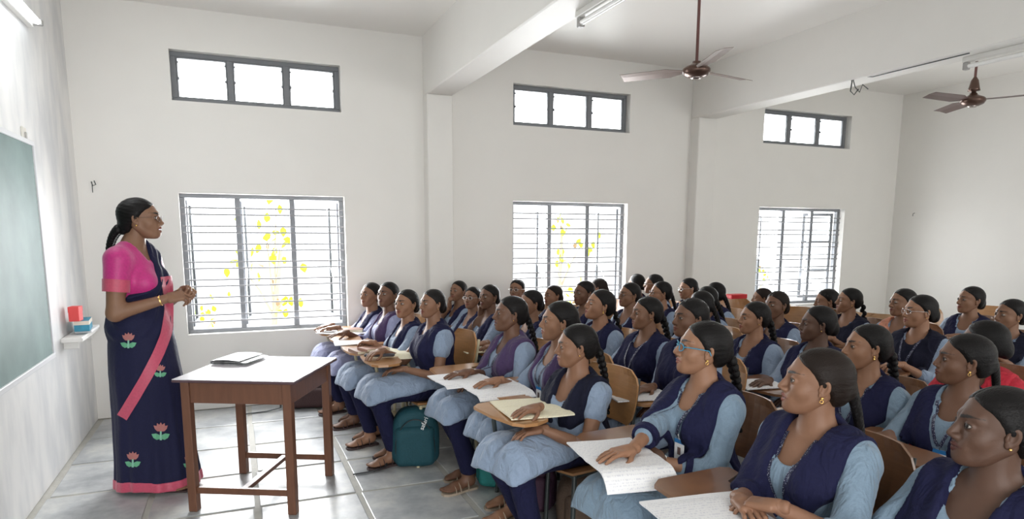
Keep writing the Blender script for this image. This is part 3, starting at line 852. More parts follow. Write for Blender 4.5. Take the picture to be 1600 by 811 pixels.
trimbox('trim_2', (4.640, WYN+.002, BEAMZ), (4.878, WD-.002, CEIL+.01))
trimbox('trim_3', (1.654, WD-.14, 0), (1.892, WD+.01, BEAMZ+.002))                 # pilasters under them
trimbox('trim_4', (4.640, WD-.14, 0), (4.878, WD+.01, BEAMZ+.002))
# floor: mortar bed with stone slabs laid in it
fl = tag(MB().box((WXL-T, WYN-T, -.12), (WXR+T, WD+T, -.006)).build('floor', grout), kind='structure')
def stone_mat(i):
    m, nt, b = newmat('grey_stone')
    tc = nt.nodes.new('ShaderNodeTexCoord'); oi = nt.nodes.new('ShaderNodeObjectInfo')
    ad = nt.nodes.new('ShaderNodeVectorMath'); ad.operation = 'ADD'; nt.links.new(tc.outputs['Object'], ad.inputs[0]); nt.links.new(oi.outputs['Location'], ad.inputs[1])
    n = nt.nodes.new('ShaderNodeTexNoise'); n.inputs['Scale'].default_value = 3.2; n.inputs['Detail'].default_value = 8; n.inputs['Roughness'].default_value = .62
    n2 = nt.nodes.new('ShaderNodeTexNoise'); n2.inputs['Scale'].default_value = 22; n2.inputs['Detail'].default_value = 6
    for k in (n, n2): nt.links.new(ad.outputs[0], k.inputs['Vector'])
    cr = nt.nodes.new('ShaderNodeValToRGB'); e = cr.color_ramp.elements
    e[0].position = .34; e[0].color = (.28, .295, .315, 1); e[1].position = .70; e[1].color = (.66, .66, .63, 1)
    mid = cr.color_ramp.elements.new(.5); mid.color = (.44, .455, .47, 1)
    nt.links.new(n.outputs[0], cr.inputs[0])
    mx = nt.nodes.new('ShaderNodeMix'); mx.data_type = 'RGBA'; mx.blend_type = 'MULTIPLY'; mx.inputs[0].default_value = 1
    cr2 = nt.nodes.new('ShaderNodeValToRGB'); cr2.color_ramp.elements[0].color = (.8, .8, .8, 1); cr2.color_ramp.elements[1].color = (1.15, 1.15, 1.12, 1)
    nt.links.new(n2.outputs[0], cr2.inputs[0]); nt.links.new(cr.outputs[0], mx.inputs[6]); nt.links.new(cr2.outputs[0], mx.inputs[7]); nt.links.new(mx.outputs[2], b.inputs['Base Color'])
    mr = nt.nodes.new('ShaderNodeMapRange'); mr.inputs[3].default_value = .26; mr.inputs[4].default_value = .46
    nt.links.new(n2.outputs[0], mr.inputs[0]); nt.links.new(mr.outputs[0], b.inputs['Roughness'])
    b.inputs['Specular IOR Level'].default_value = .9
    bp = nt.nodes.new('ShaderNodeBump'); bp.inputs['Strength'].default_value = .12; bp.inputs['Distance'].default_value = .006
    nt.links.new(n2.outputs[0], bp.inputs['Height']); nt.links.new(bp.outputs[0], b.inputs['Normal'])
    return m
STONE = stone_mat(0)
def slab_mesh(k):
    r = random.Random(k); w, l = .522, .552; b = .004; j = lambda: r.uniform(-.006, .006)
    c = [(-w/2+j(), -l/2+j()), (w/2+j(), -l/2+j()), (w/2+j(), l/2+j()), (-w/2+j(), l/2+j())]
    mb = MB(); v = [(x, y, -.006) for x, y in c]+[(x, y, -.0015) for x, y in c]+[(x*.984, y*.984, 0) for x, y in c]
    mb.add(v, [(8, 9, 10, 11)]+[(i, (i+1) % 4, 4+(i+1) % 4, 4+i) for i in range(4)]+[(4+i, 4+(i+1) % 4, 8+(i+1) % 4, 8+i) for i in range(4)])
    return mb
protos = []
for i in range(16):
    for j in range(13):
        x = WXL+.02+.28+i*.555; y = WD-.02-.28-j*.58
        if x > WXR-.2: continue
        k = (i*7+j*3) % 5
        if len(protos) < 5:
            o = slab_mesh(len(protos)).build('stone_slab', STONE, fl); protos.append(o)
        else:
            o = protos[k].copy(); COL.objects.link(o)
        o.parent = fl; o.location = (x, y, 0)
        o.rotation_euler = (random.uniform(-.002, .002), random.uniform(-.002, .002), 0)

# windows
glassm, nt_, b_ = newmat('window_glass'); b_.inputs['Transmission Weight'].default_value = 1; b_.inputs['Roughness'].default_value = .05; b_.inputs['IOR'].default_value = 1.0; b_.inputs['Base Color'].default_value = (.96, .98, .98, 1)
def window(n, xa, xb, za, zb, lower):
    w = empty('window_%d' % n, ((xa+xb)/2, WD, za)); tag(w, kind='structure')
    hw, h = (xb-xa)/2, zb-za; fy0, fy1 = .075, .125
    rv = .030
    mb = MB()
    mb.bbox((-hw, fy0, 0), (hw, fy1, .034), .003); mb.bbox((-hw, fy0, h-.034), (hw, fy1, h), .003)
    for x in (-hw, hw-.040): mb.bbox((x, fy0, .034), (x+.040, fy1, h-.034), .003)
    mb.build('window_frame', steelgrey, w)
    ms = [-hw/3, hw/3]
    for x in ms: MB().bbox((x-.022, fy0+.002, .033), (x+.022, fy1-.002, h-.033), .003).build('mullion', steelgrey, w)
    bays = [(-hw+.04, ms[0]-.022), (ms[0]+.022, ms[1]-.022), (ms[1]+.022, hw-.04)]
    if lower:
        n_p = 7; sp = (h-.12)/n_p
        bar = None
        for i in range(n_p):
            for dz in (0, .054):
                z = h-.115-i*sp-dz
                if bar is None:
                    mb = MB(); mb.bbox((-hw+.01, -.006, -.006), (hw-.01, .006, .006), .002); bar = mb.build('grille_bar', barm, w); o = bar
                else: o = bar.copy(); COL.objects.link(o); o.parent = w
                o.location = (0, .055, z)
        # casement leaves, swung open outwards
        for k, (a, b) in enumerate(bays):
            lw = b-a; hinge = a if k < 2 else b; ang = math.radians(88 if k == 0 else 84) if k < 2 else math.radians(-84)
            if n >= 5 and k == 2: ang = math.radians(-20)
            lf = MB(); sgn = 1 if k < 2 else -1
            def seg(x0, z0, x1, z1): lf.bbox((min(sgn*x0, sgn*x1), -.012, z0), (max(sgn*x0, sgn*x1), .012, z1), .002)
            seg(0, .05, .035, h-.05); seg(lw-.035, .05, lw, h-.05); seg(.035, .05, lw-.035, .085); seg(.035, h-.085, lw-.035, h-.05)
            if n >= 5 and k == 2:
                for q in (1, 2): seg(.035, .05+q*(h-.1)/3-.012, lw-.035, .05+q*(h-.1)/3+.012)
            lo = lf.build('casement', steelgrey, w); lo.location = (hinge, fy1+.012, 0); lo.rotation_euler = (0, 0, ang)
            g = MB(); g.box((min(sgn*.035, sgn*(lw-.035)), -.002, .085), (max(sgn*.035, sgn*(lw-.035)), .002, h-.085)); g.build('pane', glassm, lo)
    else:
        for k, (a, b) in enumerate(bays):
            lf = MB(); t = .012
            lf.bbox((a, .082, .034), (a+t, .112, h-.034), .002); lf.bbox((b-t, .082, .034), (b, .112, h-.034), .002)
            lf.bbox((a+t, .082, .034), (b-t, .112, .034+t), .002); lf.bbox((a+t, .082, h-.034-t), (b-t, .112, h-.034), .002)
            for x in (a+t, b-t):
                lf.bbox((x-.008, .070, h*.45), (x+.008, .085, h*.45+.022), .003); lf.bbox((x-.007, .070, h*.78), (x+.007, .085, h*.78+.014), .003)
            s = lf.build('sash', steelgrey, w)
            MB().box((a+t, .095, .034+t), (b-t, .099, h-.034-t)).build('pane', glassm, s)
    return w
n = 1
for xa, xb in WINX:
    window(n, xa, xb, *ZL, True); n += 1
    window(n, xa, xb, *ZU, False); n += 1

# outdoors: pale yard, pale wall, climbing plant with yellow-green leaves
tag(MB().box((-30, WD+T+.01, -.5), (40, 60, -.3)).build('yard_ground', mat('pale_concrete', (.75, .75, .72), .8)), kind='structure')
leafm, nt_, b_ = newmat('yellow_green_leaf'); b_.inputs['Base Color'].default_value = (.42, .62, .03, 1); b_.inputs['Roughness'].default_value = .5
tr = nt_.nodes.new('ShaderNodeBsdfTranslucent'); tr.inputs[0].default_value = (.62, .80, .03, 1); ms_ = nt_.nodes.new('ShaderNodeMixShader'); ms_.inputs[0].default_value = .35
nt_.links.new(b_.outputs[0], ms_.inputs[1]); nt_.links.new(tr.outputs[0], ms_.inputs[2]); nt_.links.new(ms_.outputs[0], nt_.nodes['Material Output'].inputs[0])
barkm = mat('brown_bark', (.45, .38, .28), .8, noise=.3)
leafdark = mat('dry_brown_leaf', (.30, .20, .10), .7)
leaf_proto = []
def leaf_mesh(s, m):
    mb = MB(); P = []
    for i, (t, w) in enumerate(((0, .02), (.25, .32), (.55, .36), (.8, .2), (1, .01))):
        P.append([(t*s, -w*s, .06*s*math.sin(t*3)), (t*s, 0, .06*s*math.sin(t*3)-.03*s), (t*s, w*s, .06*s*math.sin(t*3))])
    mb.grid(np.array(P)); return mb
def tree(x, y, z0, pts, label, ls, seed, spread, low=False):
    r = random.Random(seed); t = empty('leafy_tree', (x, y, z0)); tag(t, label, 'tree')
    tp = [(0, 0, 0)]+[(p[0]*.5-0, p[1]*.5, p[2]*.5) for p in pts[:1]]+[pts[0]]
    MB().tube([(0, 0, 0), (pts[0][0]*.3, 0, pts[0][2]*.5), pts[0]], [.05, .035, .02], 8).build('trunk', barkm, t)
    for p in pts[1:]:
        MB().tube([(pts[0][0]*.3, 0, pts[0][2]*.5), ((pts[0][0]*.3+p[0])/2, p[1]/2, (pts[0][2]*.5+p[2])/2+.05), p], [.02, .013, .006], 6).build('branch', barkm, t)
    pr = [leaf_mesh(ls, 0).build('leaf', leafm, t), leaf_mesh(ls*.8, 0).build('leaf', leafdark, t)]
    first = [True, True]
    for p in pts:
        for i in range(spread):
            k = 1 if r.random() < .16 else 0
            if first[k]: o = pr[k]; first[k] = False
            else: o = pr[k].copy(); COL.objects.link(o); o.parent = t
            g = .11
            o.location = (p[0]+r.gauss(0, g), p[1]+r.gauss(0, g), p[2]+r.gauss(0, g))
            o.rotation_euler = (r.uniform(-2, 2), r.uniform(-2, 2), r.uniform(-3, 3))
tree(.35, 8.2, -.3, [(.15, 0, 1.6), (.0, 0, 1.75), (-.25, 0, 1.35), (.12, 0, 2.1), (.2, .1, 1.0)], 'thin tree with yellow-green leaves outside the first window', .12, 3, 9)
tree(-.5, 7.6, -.3, [(.05, 0, .85), (.3, 0, .95), (-.2, 0, .9)], 'low yellow-green shrub outside the bottom of the first window', .07, 5, 14)
tree(4.35, 8.6, -.3, [(.05, 0, 1.9), (.0, 0, 1.4), (.35, 0, 1.6), (.3, 0, .9)], 'thin yellow-green sapling outside the second window', .11, 8, 10)
tree(9.0, 9.6, -.3, [(.0, 0, 1.2), (.3, 0, 1.0)], 'small green sapling outside the third window', .07, 9, 12)

# blackboard on the left wall
bbm = mat('green_chalkboard', (.16, .235, .225), .6, noise=.35, nscale=4, bump=.03, spec=.35)
bb = empty('blackboard', (WXL, 3.35, .74)); tag(bb, 'large green chalkboard in a thin white frame on the left wall', 'blackboard')
MB().bbox((0, -1.45, .0), (.014, 1.45, 1.27), .002).build('board_panel', bbm, bb)
for lo, hi in (((0, -1.47, 1.262), (.024, 1.47, 1.290)), ((0, -1.47, -.018), (.026, 1.47, .012)), ((0, 1.452, -.018), (.022, 1.475, 1.29)), ((0, -1.475, -.018), (.022, -1.452, 1.29))):
    MB().bbox(lo, hi, .003).build('frame_strip', mat('white_metal_frame', (.75, .76, .78), .35), bb)
# small things near the board
sw = MB(); sw.bbox((0, -.035, -.045), (.012, .035, .045), .004); sw.bbox((.012, -.012, -.018), (.020, .012, .018), .003, 1)
o = sw.build('wall_switch', [mat('ivory_plastic', (.75, .73, .66), .4), silver]); o.location = (WXL, 4.69, 2.05); tag(o, 'small ivory switch on the left wall above the chalkboard corner', 'switch')
# wall shelf with boxes
sh_ = empty('wall_shelf', (WXL, 5.42, .79)); tag(sh_, 'small white stone shelf on the left wall beside the chalkboard', 'shelf')
MB().bbox((0, -.34, -.02), (.125, .24, .012), .006).build('shelf_board', mat('white_shelf', (.74, .73, .70), .5, noise=.1), sh_)
for y in (-.28, .16): MB().bbox((0, y, -.07), (.09, y+.025, -.018), .004).build('bracket', mat('white_shelf', (.7, .7, .7)), sh_)
o = MB().bbox((-.05, -.14, 0), (.05, .16, .02), .002); o = o.build('paper_stack', paper); o.location = (WXL+.09, 5.45, .802); tag(o, 'flat white papers lying on the wall shelf', 'papers')
def smallbox(name, cen, s, mats_, label, cat, rz=0):
    mb = MB(); mb.bbox((-s[0]/2, -s[1]/2, 0), (s[0]/2, s[1]/2, s[2]), .002, 0); mb.box((-s[0]/2-.001, -s[1]/2-.001, s[2]*.62), (s[0]/2+.001, s[1]/2+.001, s[2]*.99), 1)
    o = mb.build(name, mats_); o.location = cen; o.rotation_euler = (0, 0, rz); tag(o, label, cat); return o
smallbox('chalk_box', (WXL+.085, 5.36, .823), (.09, .24, .072), [mat('teal_card', (.03, .25, .38), .6, noise=.5, nscale=25), mat('cream_card', (.75, .70, .6), .6)], 'blue and white chalk box on the wall shelf', 'box', .1)
smallbox('duster_box', (WXL+.065, 5.26, .896), (.062, .085, .10), [mat('red_card', (.72, .07, .07), .6), mat('red_card', (.72, .1, .1), .6)], 'small red box standing on top of the chalk box', 'box', -.1)

# hooks and wires
mb = MB(); mb.tube([(0, 0, .02), (0, -.02, .02), (.01, -.04, -.01), (.03, -.035, 0), (.02, -.03, .03)], .004, 6); mb.tube([(0, 0, 0), (0, 0, -.06)], .003, 6)
o = mb.build('wire_hook', tubedark); o.location = (-.99, WD, 1.86); tag(o, 'small bent wire hook high in the left corner of the window wall', 'hook')
mb = MB(); mb.tube([(0, 0, .02), (-.03, 0, .01), (-.03, 0, -.02)], .004, 6); o = mb.build('wire_hook', tubedark); o.location = (WXR, 5.75, 1.75); tag(o, 'tiny dark hook on the right wall near the far corner', 'hook')
mb = MB()
mb.tube([(0, 0, 0), (-.01, -.03, -.06), (.02, -.05, -.10), (.0, -.09, -.05), (.03, -.12, -.09)], .004, 6); mb.tube([(.01, .02, 0), (.0, .02, -.08), (.02, .0, -.11), (.03, -.03, -.07)], .005, 6)
mb.tube([(0, .02, .0), (.02, -.05, .02), (.02, -.16, -.005), (.02, -.3, -.004), (.02, -.9, -.004)], .004, 6)
o = mb.build('hanging_cable', tubedark); o.location = (4.66, 4.02, BEAMZ-.003); tag(o, 'loose dark wires dangling from the edge of the second ceiling beam', 'cable')

# tube lights
tubeglass = mat('unlit_tube_glass', (.82, .82, .80), .25); fixm = mat('fixture_white', (.70, .69, .66), .4)
def tubelight(loc, L, rz, label, lit=False, rx=0):
    t = empty('tube_light', loc, rz); tag(t, label, 'light')
    MB().bbox((-.03, -L/2, -.035), (.03, L/2, 0), .004).build('batten', fixm, t)
    gm = tubeglass
    if lit:
        gm, nt, b = newmat('lit_tube'); b.inputs['Emission Color'].default_value = (.92, .97, 1, 1); b.inputs['Emission Strength'].default_value = 9
    MB().tube([(0, -L/2+.03, -.062), (0, L/2-.03, -.062)], .016, 12).build('glass_tube', gm, t, smooth=True)
    for y in (-L/2, L/2-.035): MB().bbox((-.018, y, -.085), (.018, y+.035, -.034), .004).build('tube_holder', mat('holder_grey', (.35, .34, .33), .5), t)
    return t
tubelight((1.86, 2.85, BEAMZ), 1.22, 0, 'white tube light under the nearest ceiling beam, cut by the top of the picture')
tubelight((4.80, 2.62, BEAMZ), 1.22, 0, 'long white tube light under the second ceiling beam')
tl = tubelight((WXL, 4.42, 2.76), 1.22, 0, 'glowing tube light on the left wall above the chalkboard', lit=True); tl.rotation_euler = (0, math.radians(-90), 0)
l = area('tube_glow', (WXL+.12, 4.42, 2.76), (WXL+.9, 4.6, 1.3), .06, 1.15, 9, (.93, .97, 1)); 

# ceiling fans
fanm = mat('brown_fan_metal', (.11, .065, .05), .28, metal=.6); fanblade = mat('brown_fan_blade', (.20, .15, .13), .35, metal=.2)
def fan(loc, rod, rz, label, bell=False, R=.60, blade=None):
    f = empty('ceiling_fan', loc, rz); tag(f, label, 'fan')
    MB().tube([(0, 0, .05), (0, 0, rod)], .011, 10).build('rod', mat('rod_red', (.13, .05, .045), .4), f, smooth=True)
    MB().lathe([(.001, rod), (.055, rod-.01), (.04, rod-.06), (.014, rod-.07), (.001, rod-.07)], 20).build('canopy', fanm, f, smooth=True)
    if bell: MB().lathe([(.012, .20), (.03, .17), (.045, .10), (.05, .08), (.02, .075), (.02, .05), (.001, .05)], 20).build('lower_canopy', fanm, f, smooth=True)
    MB().lathe([(.001, -.055), (.05, -.052), (.085, -.035), (.10, -.012), (.10, .006), (.085, .022), (.05, .036), (.03, .05), (.03, .06), (.001, .06)], 28).build('motor', fanm, f, smooth=True)
    MB().lathe([(.001, -.064), (.03, -.062), (.045, -.05), (.001, -.05)], 20).build('motor_cap', mat('fan_chrome', (.45, .4, .38), .2, metal=1), f, smooth=True)
    for k in range(3):
        a = k*2*math.pi/3; P = []
        for t in np.linspace(0, 1, 9):
            x = .09+t*(R-.09); w = .022+.05*min(1, t*4) - .012*t; tilt = .22
            P.append([(x, -w*math.cos(tilt), -w*math.sin(tilt)), (x, 0, .006), (x, w*math.cos(tilt), w*math.sin(tilt))])
        mb = MB(); mb.slab(np.array(P), .003); mb.v = [v @ rotz(a).T for v in mb.v]; mb.build('blade', blade or fanblade, f)
fan((3.16, 4.08, 2.675), CEIL-2.675, math.radians(10), 'brown ceiling fan on a long rod between the two beams', R=.56)
fan((6.2, 4.06, 2.70), CEIL-2.70, math.radians(60), 'brown ceiling fan beyond the second beam, with a bell-shaped lower cover', bell=True, R=.58, blade=mat('dark_fan_blade', (.09, .05, .045), .35))

# ------------------------------------------------------------------ teacher's table
def teacher_table():
    C0 = np.array([(-.235+.426)/2, (3.783+4.082)/2]); 
    ang = math.atan2(3.536-3.783, .257+.235)
    t = empty('teacher_table', (C0[0]+.005, C0[1]-.005, 0), ang); tag(t, 'brown wooden table with a pale top standing beside the teacher', 'table')
    hx, hy = .275, .285; lt = .046; H = .72
    for sx in (-1, 1):
        for sy in (-1, 1): MB().bbox((sx*hx-lt/2, sy*hy-lt/2, 0), (sx*hx+lt/2, sy*hy+lt/2, H), .003).build('leg', woodbrown, t)
    for sy in (-1, 1): MB().bbox((-hx+lt/2, sy*hy-.014, H-.115), (hx-lt/2, sy*hy+.014, H), .002).build('apron', woodbrown, t)
    for sx in (-1, 1): MB().bbox((sx*hx-.014, -hy+lt/2, H-.115), (sx*hx+.014, hy-lt/2, H), .002).build('apron', woodbrown, t)
    for sy in (-1, 1): MB().bbox((-hx+lt/2, sy*hy-.012, .10), (hx-lt/2, sy*hy+.012, .135), .002).build('stretcher', woodbrown, t)
    MB().bbox((-.018, -hy+.012, .105), (.018, hy-.012, .130), .002).build('stretcher', woodbrown, t)
    tp = MB(); tp.bbox((-hx-.055, -hy-.045, H+.0005), (hx+.055, hy+.055, H+.014), .003, 0); tp.build('table_edge', mat('dark_edge_band', (.09, .05, .06), .4), t)
    MB().bbox((-hx-.053, -hy-.043, H+.014), (hx+.053, hy+.053, H+.0185), .001).build('table_top', formica, t)
    return t
tt = teacher_table()
# folded newspaper on the table
newsm, nt, b = newmat('newsprint')
tc = nt.nodes.new('ShaderNodeTexCoord'); mp = nt.nodes.new('ShaderNodeMapping'); mp.inputs['Scale'].default_value = (22, 90, 1)
n_ = nt.nodes.new('ShaderNodeTexNoise'); n_.inputs['Scale'].default_value = 1.6; cr = nt.nodes.new('ShaderNodeValToRGB')
cr.color_ramp.elements[0].color = (.22, .23, .25, 1); cr.color_ramp.elements[1].color = (.62, .62, .63, 1); cr.color_ramp.elements[0].position = .42; cr.color_ramp.elements[1].position = .52
nt.links.new(tc.outputs['Object'], mp.inputs[0]); nt.links.new(mp.outputs[0], n_.inputs[0]); nt.links.new(n_.outputs[0], cr.inputs[0]); nt.links.new(cr.outputs[0], b.inputs['Base Color'])
p = atz(372, 563, .742); nz = empty('newspaper', (p[0], p[1], .739), -.55); tag(nz, 'folded newspaper on the pale table top', 'newspaper')
def sheet_fold(w, l, th, z0, sag):
    G = []
    for i in range(9):
        a = math.pi*i/8; G.append([(-w/2-th*math.sin(a)*1.0, y, z0+th*(1-math.cos(a))) for y in (-l/2, 0, l/2)])
    top = [[(-w/2+t*w, y, z0+2*th+sag*math.sin(t*math.pi)) for y in (-l/2, 0, l/2)] for t in np.linspace(.05, 1, 8)]
    bot = [[(-w/2+t*w, y, z0) for y in (-l/2, 0, l/2)] for t in np.linspace(1, .05, 8)]
    return np.array(bot+G+top)
mb = MB(); mb.slab(sheet_fold(.17, .26, .011, .0018, .006), .0015, up=(0, 0, 1)); mb.build('outer_sheet', newsm, nz, smooth=True)
mb = MB(); mb.slab(sheet_fold(.21, .25, .005, .0030, .002), .0015); o = mb.build('inner_sheet', newsm, nz, smooth=True); o.location = (.025, -.008, .003)
# ------------------------------------------------------------------ furniture of the class
CHAIRS = {}
def make_chair(kind, label):
    ply, tube = {'warm': (plywood, tubedark), 'dark': (plydark, tubedark), 'cream': (plywood, tubecream), 'pale': (plypale, tubedark)}[kind]
    c = empty('writing_chair', (0, 0, 0)); tag(c, label, 'chair')
    G = np.array([[(x, y*(1-.08*(x < -.1)), .413+.012*(abs(y)/.19)**2-.010*math.cos((x-.02)*7)) for y in np.linspace(-.19, .19, 9)] for x in np.linspace(-.19, .20, 8)])
    MB().slab(G, .011).build('seat', ply, c, smooth=False)
    P = []
    for t in np.linspace(0, 1, 9):
        z = .575+.265*t; hw = .185+.012*math.sin(math.pi*t) - .05*max(0, (t-.72)/.28)**2.2 - .02*max(0, (.2-t)/.2)**2
        P.append([(-.205-.05*t+.035*(y/.19)**2, y*hw/.19, z) for y in np.linspace(-.19, .19, 11)])
    MB().slab(np.array(P), .011, up=(1, 0, 0)).build('backrest', ply, c, smooth=False)
    r = .0115
    for s in (1, -1):
        MB().tube([(.17, s*.17, .40), (.19, s*.185, .2), (.205, s*.195, 0)], r, 8).build('leg', tube, c, smooth=True)
        MB().tube([(-.17, s*.17, .40), (-.20, s*.185, .2), (-.22, s*.195, 0)], r, 8).build('leg', tube, c, smooth=True)
        MB().tube([(-.17, s*.165, .392), (-.192, s*.17, .48), (-.212, s*.17, .62), (-.245, s*.165, .80)], r*.9, 8).build('back_post', tube, c, smooth=True)
        MB().tube([(-.18, s*.165, .392), (.18, s*.165, .392)], r*.9, 8).build('seat_rail', tube, c, smooth=True)
    MB().tube([(.17, -.165, .392), (.17, .165, .392)], r*.9, 8).build('seat_rail', tube, c, smooth=True)
    MB().tube([(.02, -.175, .392), (.06, -.235, .42), (.12, -.245, .62), (.20, -.24, .655), (.40, -.15, .655)], r, 8).build('pad_post', tube, c, smooth=True)
    MB().tube([(.19, -.19, .25), (.30, -.225, .30), (.345, -.225, .60), (.345, -.225, .656)], r, 8).build('pad_post', tube, c, smooth=True)
    pts = [(.10, -.265), (.13, -.285), (.40, -.285), (.445, -.25), (.465, -.08), (.46, .08), (.43, .13), (.37, .145), (.29, .12), (.25, .05), (.235, -.08), (.20, -.17), (.11, -.21)]
    pad = MB(); poly_prism(pts, .665, .679, 0, pad); pad.build('writing_pad', ply, c)
    return c
def chair(kind, x, y, rz, label, pad=True, z=0):
    if kind not in CHAIRS: CHAIRS[kind] = make_chair(kind, label); c = CHAIRS[kind]
    else: c = copy_tree(CHAIRS[kind]); c['label'] = label
    c.location = (x, y, z); c.rotation_euler = (0, 0, rz); c['group'] = 'writing chairs of the class'
    return c
def written(name, base, ink, dens):
    m, nt, b = newmat(name)
    tc = nt.nodes.new('ShaderNodeTexCoord'); sx = nt.nodes.new('ShaderNodeSeparateXYZ'); nt.links.new(tc.outputs['UV'], sx.inputs[0])
    mp = nt.nodes.new('ShaderNodeMapping'); mp.inputs['Scale'].default_value = (60, 16, 1); nt.links.new(tc.outputs['UV'], mp.inputs[0])
    n = nt.nodes.new('ShaderNodeTexNoise'); n.inputs['Scale'].default_value = 1.0; n.inputs['Detail'].default_value = 2; nt.links.new(mp.outputs[0], n.inputs[0])
    mu = nt.nodes.new('ShaderNodeMath'); mu.operation = 'MULTIPLY'; mu.inputs[1].default_value = 16; nt.links.new(sx.outputs[1], mu.inputs[0])
    fr = nt.nodes.new('ShaderNodeMath'); fr.operation = 'FRACT'; nt.links.new(mu.outputs[0], fr.inputs[0])
    c1 = nt.nodes.new('ShaderNodeMath'); c1.operation = 'COMPARE'; c1.inputs[1].default_value = .5; c1.inputs[2].default_value = .22; nt.links.new(fr.outputs[0], c1.inputs[0])
    g = nt.nodes.new('ShaderNodeMath'); g.operation = 'GREATER_THAN'; g.inputs[1].default_value = dens; nt.links.new(n.outputs[0], g.inputs[0])
    m1 = nt.nodes.new('ShaderNodeMath'); m1.operation = 'MULTIPLY'; nt.links.new(c1.outputs[0], m1.inputs[0]); nt.links.new(g.outputs[0], m1.inputs[1])
    m2 = nt.nodes.new('ShaderNodeMath'); m2.operation = 'MULTIPLY'; m2.inputs[1].default_value = .28; nt.links.new(m1.outputs[0], m2.inputs[0])
    mx = nt.nodes.new('ShaderNodeMix'); mx.data_type = 'RGBA'; mx.inputs[6].default_value = rgba(base); mx.inputs[7].default_value = rgba(ink)
    nt.links.new(m2.outputs[0], mx.inputs[0]); nt.links.new(mx.outputs[2], b.inputs['Base Color']); b.inputs['Roughness'].default_value = .6
    return m
PW = written('written_white_page', (.80, .80, .81), (.30, .32, .45), .52); PC = written('written_cream_page', (.80, .75, .56), (.35, .33, .35), .56)
def notebook(q0, q1, wf, wn, droop, mats_, label, z=.682, flat=.05, th=.007, group='open notebooks on the writing pads', cat='notebook', name='open_notebook', warm=False):
    """open notebook: spine from picture point q0 to q1 laid at height z; far page flat, near page drooping"""
    a, b = atz(*q0, z), atz(*q1, z); u = b-a; L = np.linalg.norm(u[:2]); u /= L; v = np.array([u[1], -u[0], 0])
    if v[1] > 0: v = -v
    nb_ = empty(name, tuple((a+b)/2), math.atan2(u[1], u[0])); tag(nb_, label, cat, group)
    def page(w, dr, sg, nm, lift):
        rows = []; K = 12; x, h = 0.0, 0.0; an = .35 if dr else .25
        for i in range(K+1):
            rows.append((x, h)); s_ = w/K; t = (i+.5)/K
            if dr: ang = -.0 if x < flat else -dr*min(1, (x-flat)/(w-flat)*1.6)
            else: ang = 0
            if i < 2: ang += .10
            elif i < 4 and not dr: ang -= .08
            x += s_*math.cos(ang); h += s_*math.sin(ang)
        G = np.array([[(l*L/2, sg*x, h+th+lift+.002*math.sin(l*2+x*20)) for l in np.linspace(-1, 1, 5)] for x, h in rows])
        if sg > 0: G = G[:, ::-1]
        mb = MB(); mb.slab(G, th*.9)
        o = mb.build(nm, mats_, nb_)
        uv = o.data.uv_layers.new(name='UVMap'); vi = np.zeros(len(o.data.loops), int); o.data.loops.foreach_get('vertex_index', vi)
        co = np.zeros(len(o.data.vertices)*3); o.data.vertices.foreach_get('co', co); co = co.reshape(-1, 3)
        tt_ = np.abs(co[:, 1])/max(w, .01)*.9 + (co[:, 2] < -.02)*np.abs(co[:, 2])*3
        uvs = np.stack([co[vi, 0]/L+.5, tt_[vi]], 1); uv.data.foreach_set('uv', uvs.ravel())
        return o
    if wn: page(wn, droop, -1, 'page_block', 0)
    if wf: page(wf, 0, 1, 'page_block', .0)
    return nb_

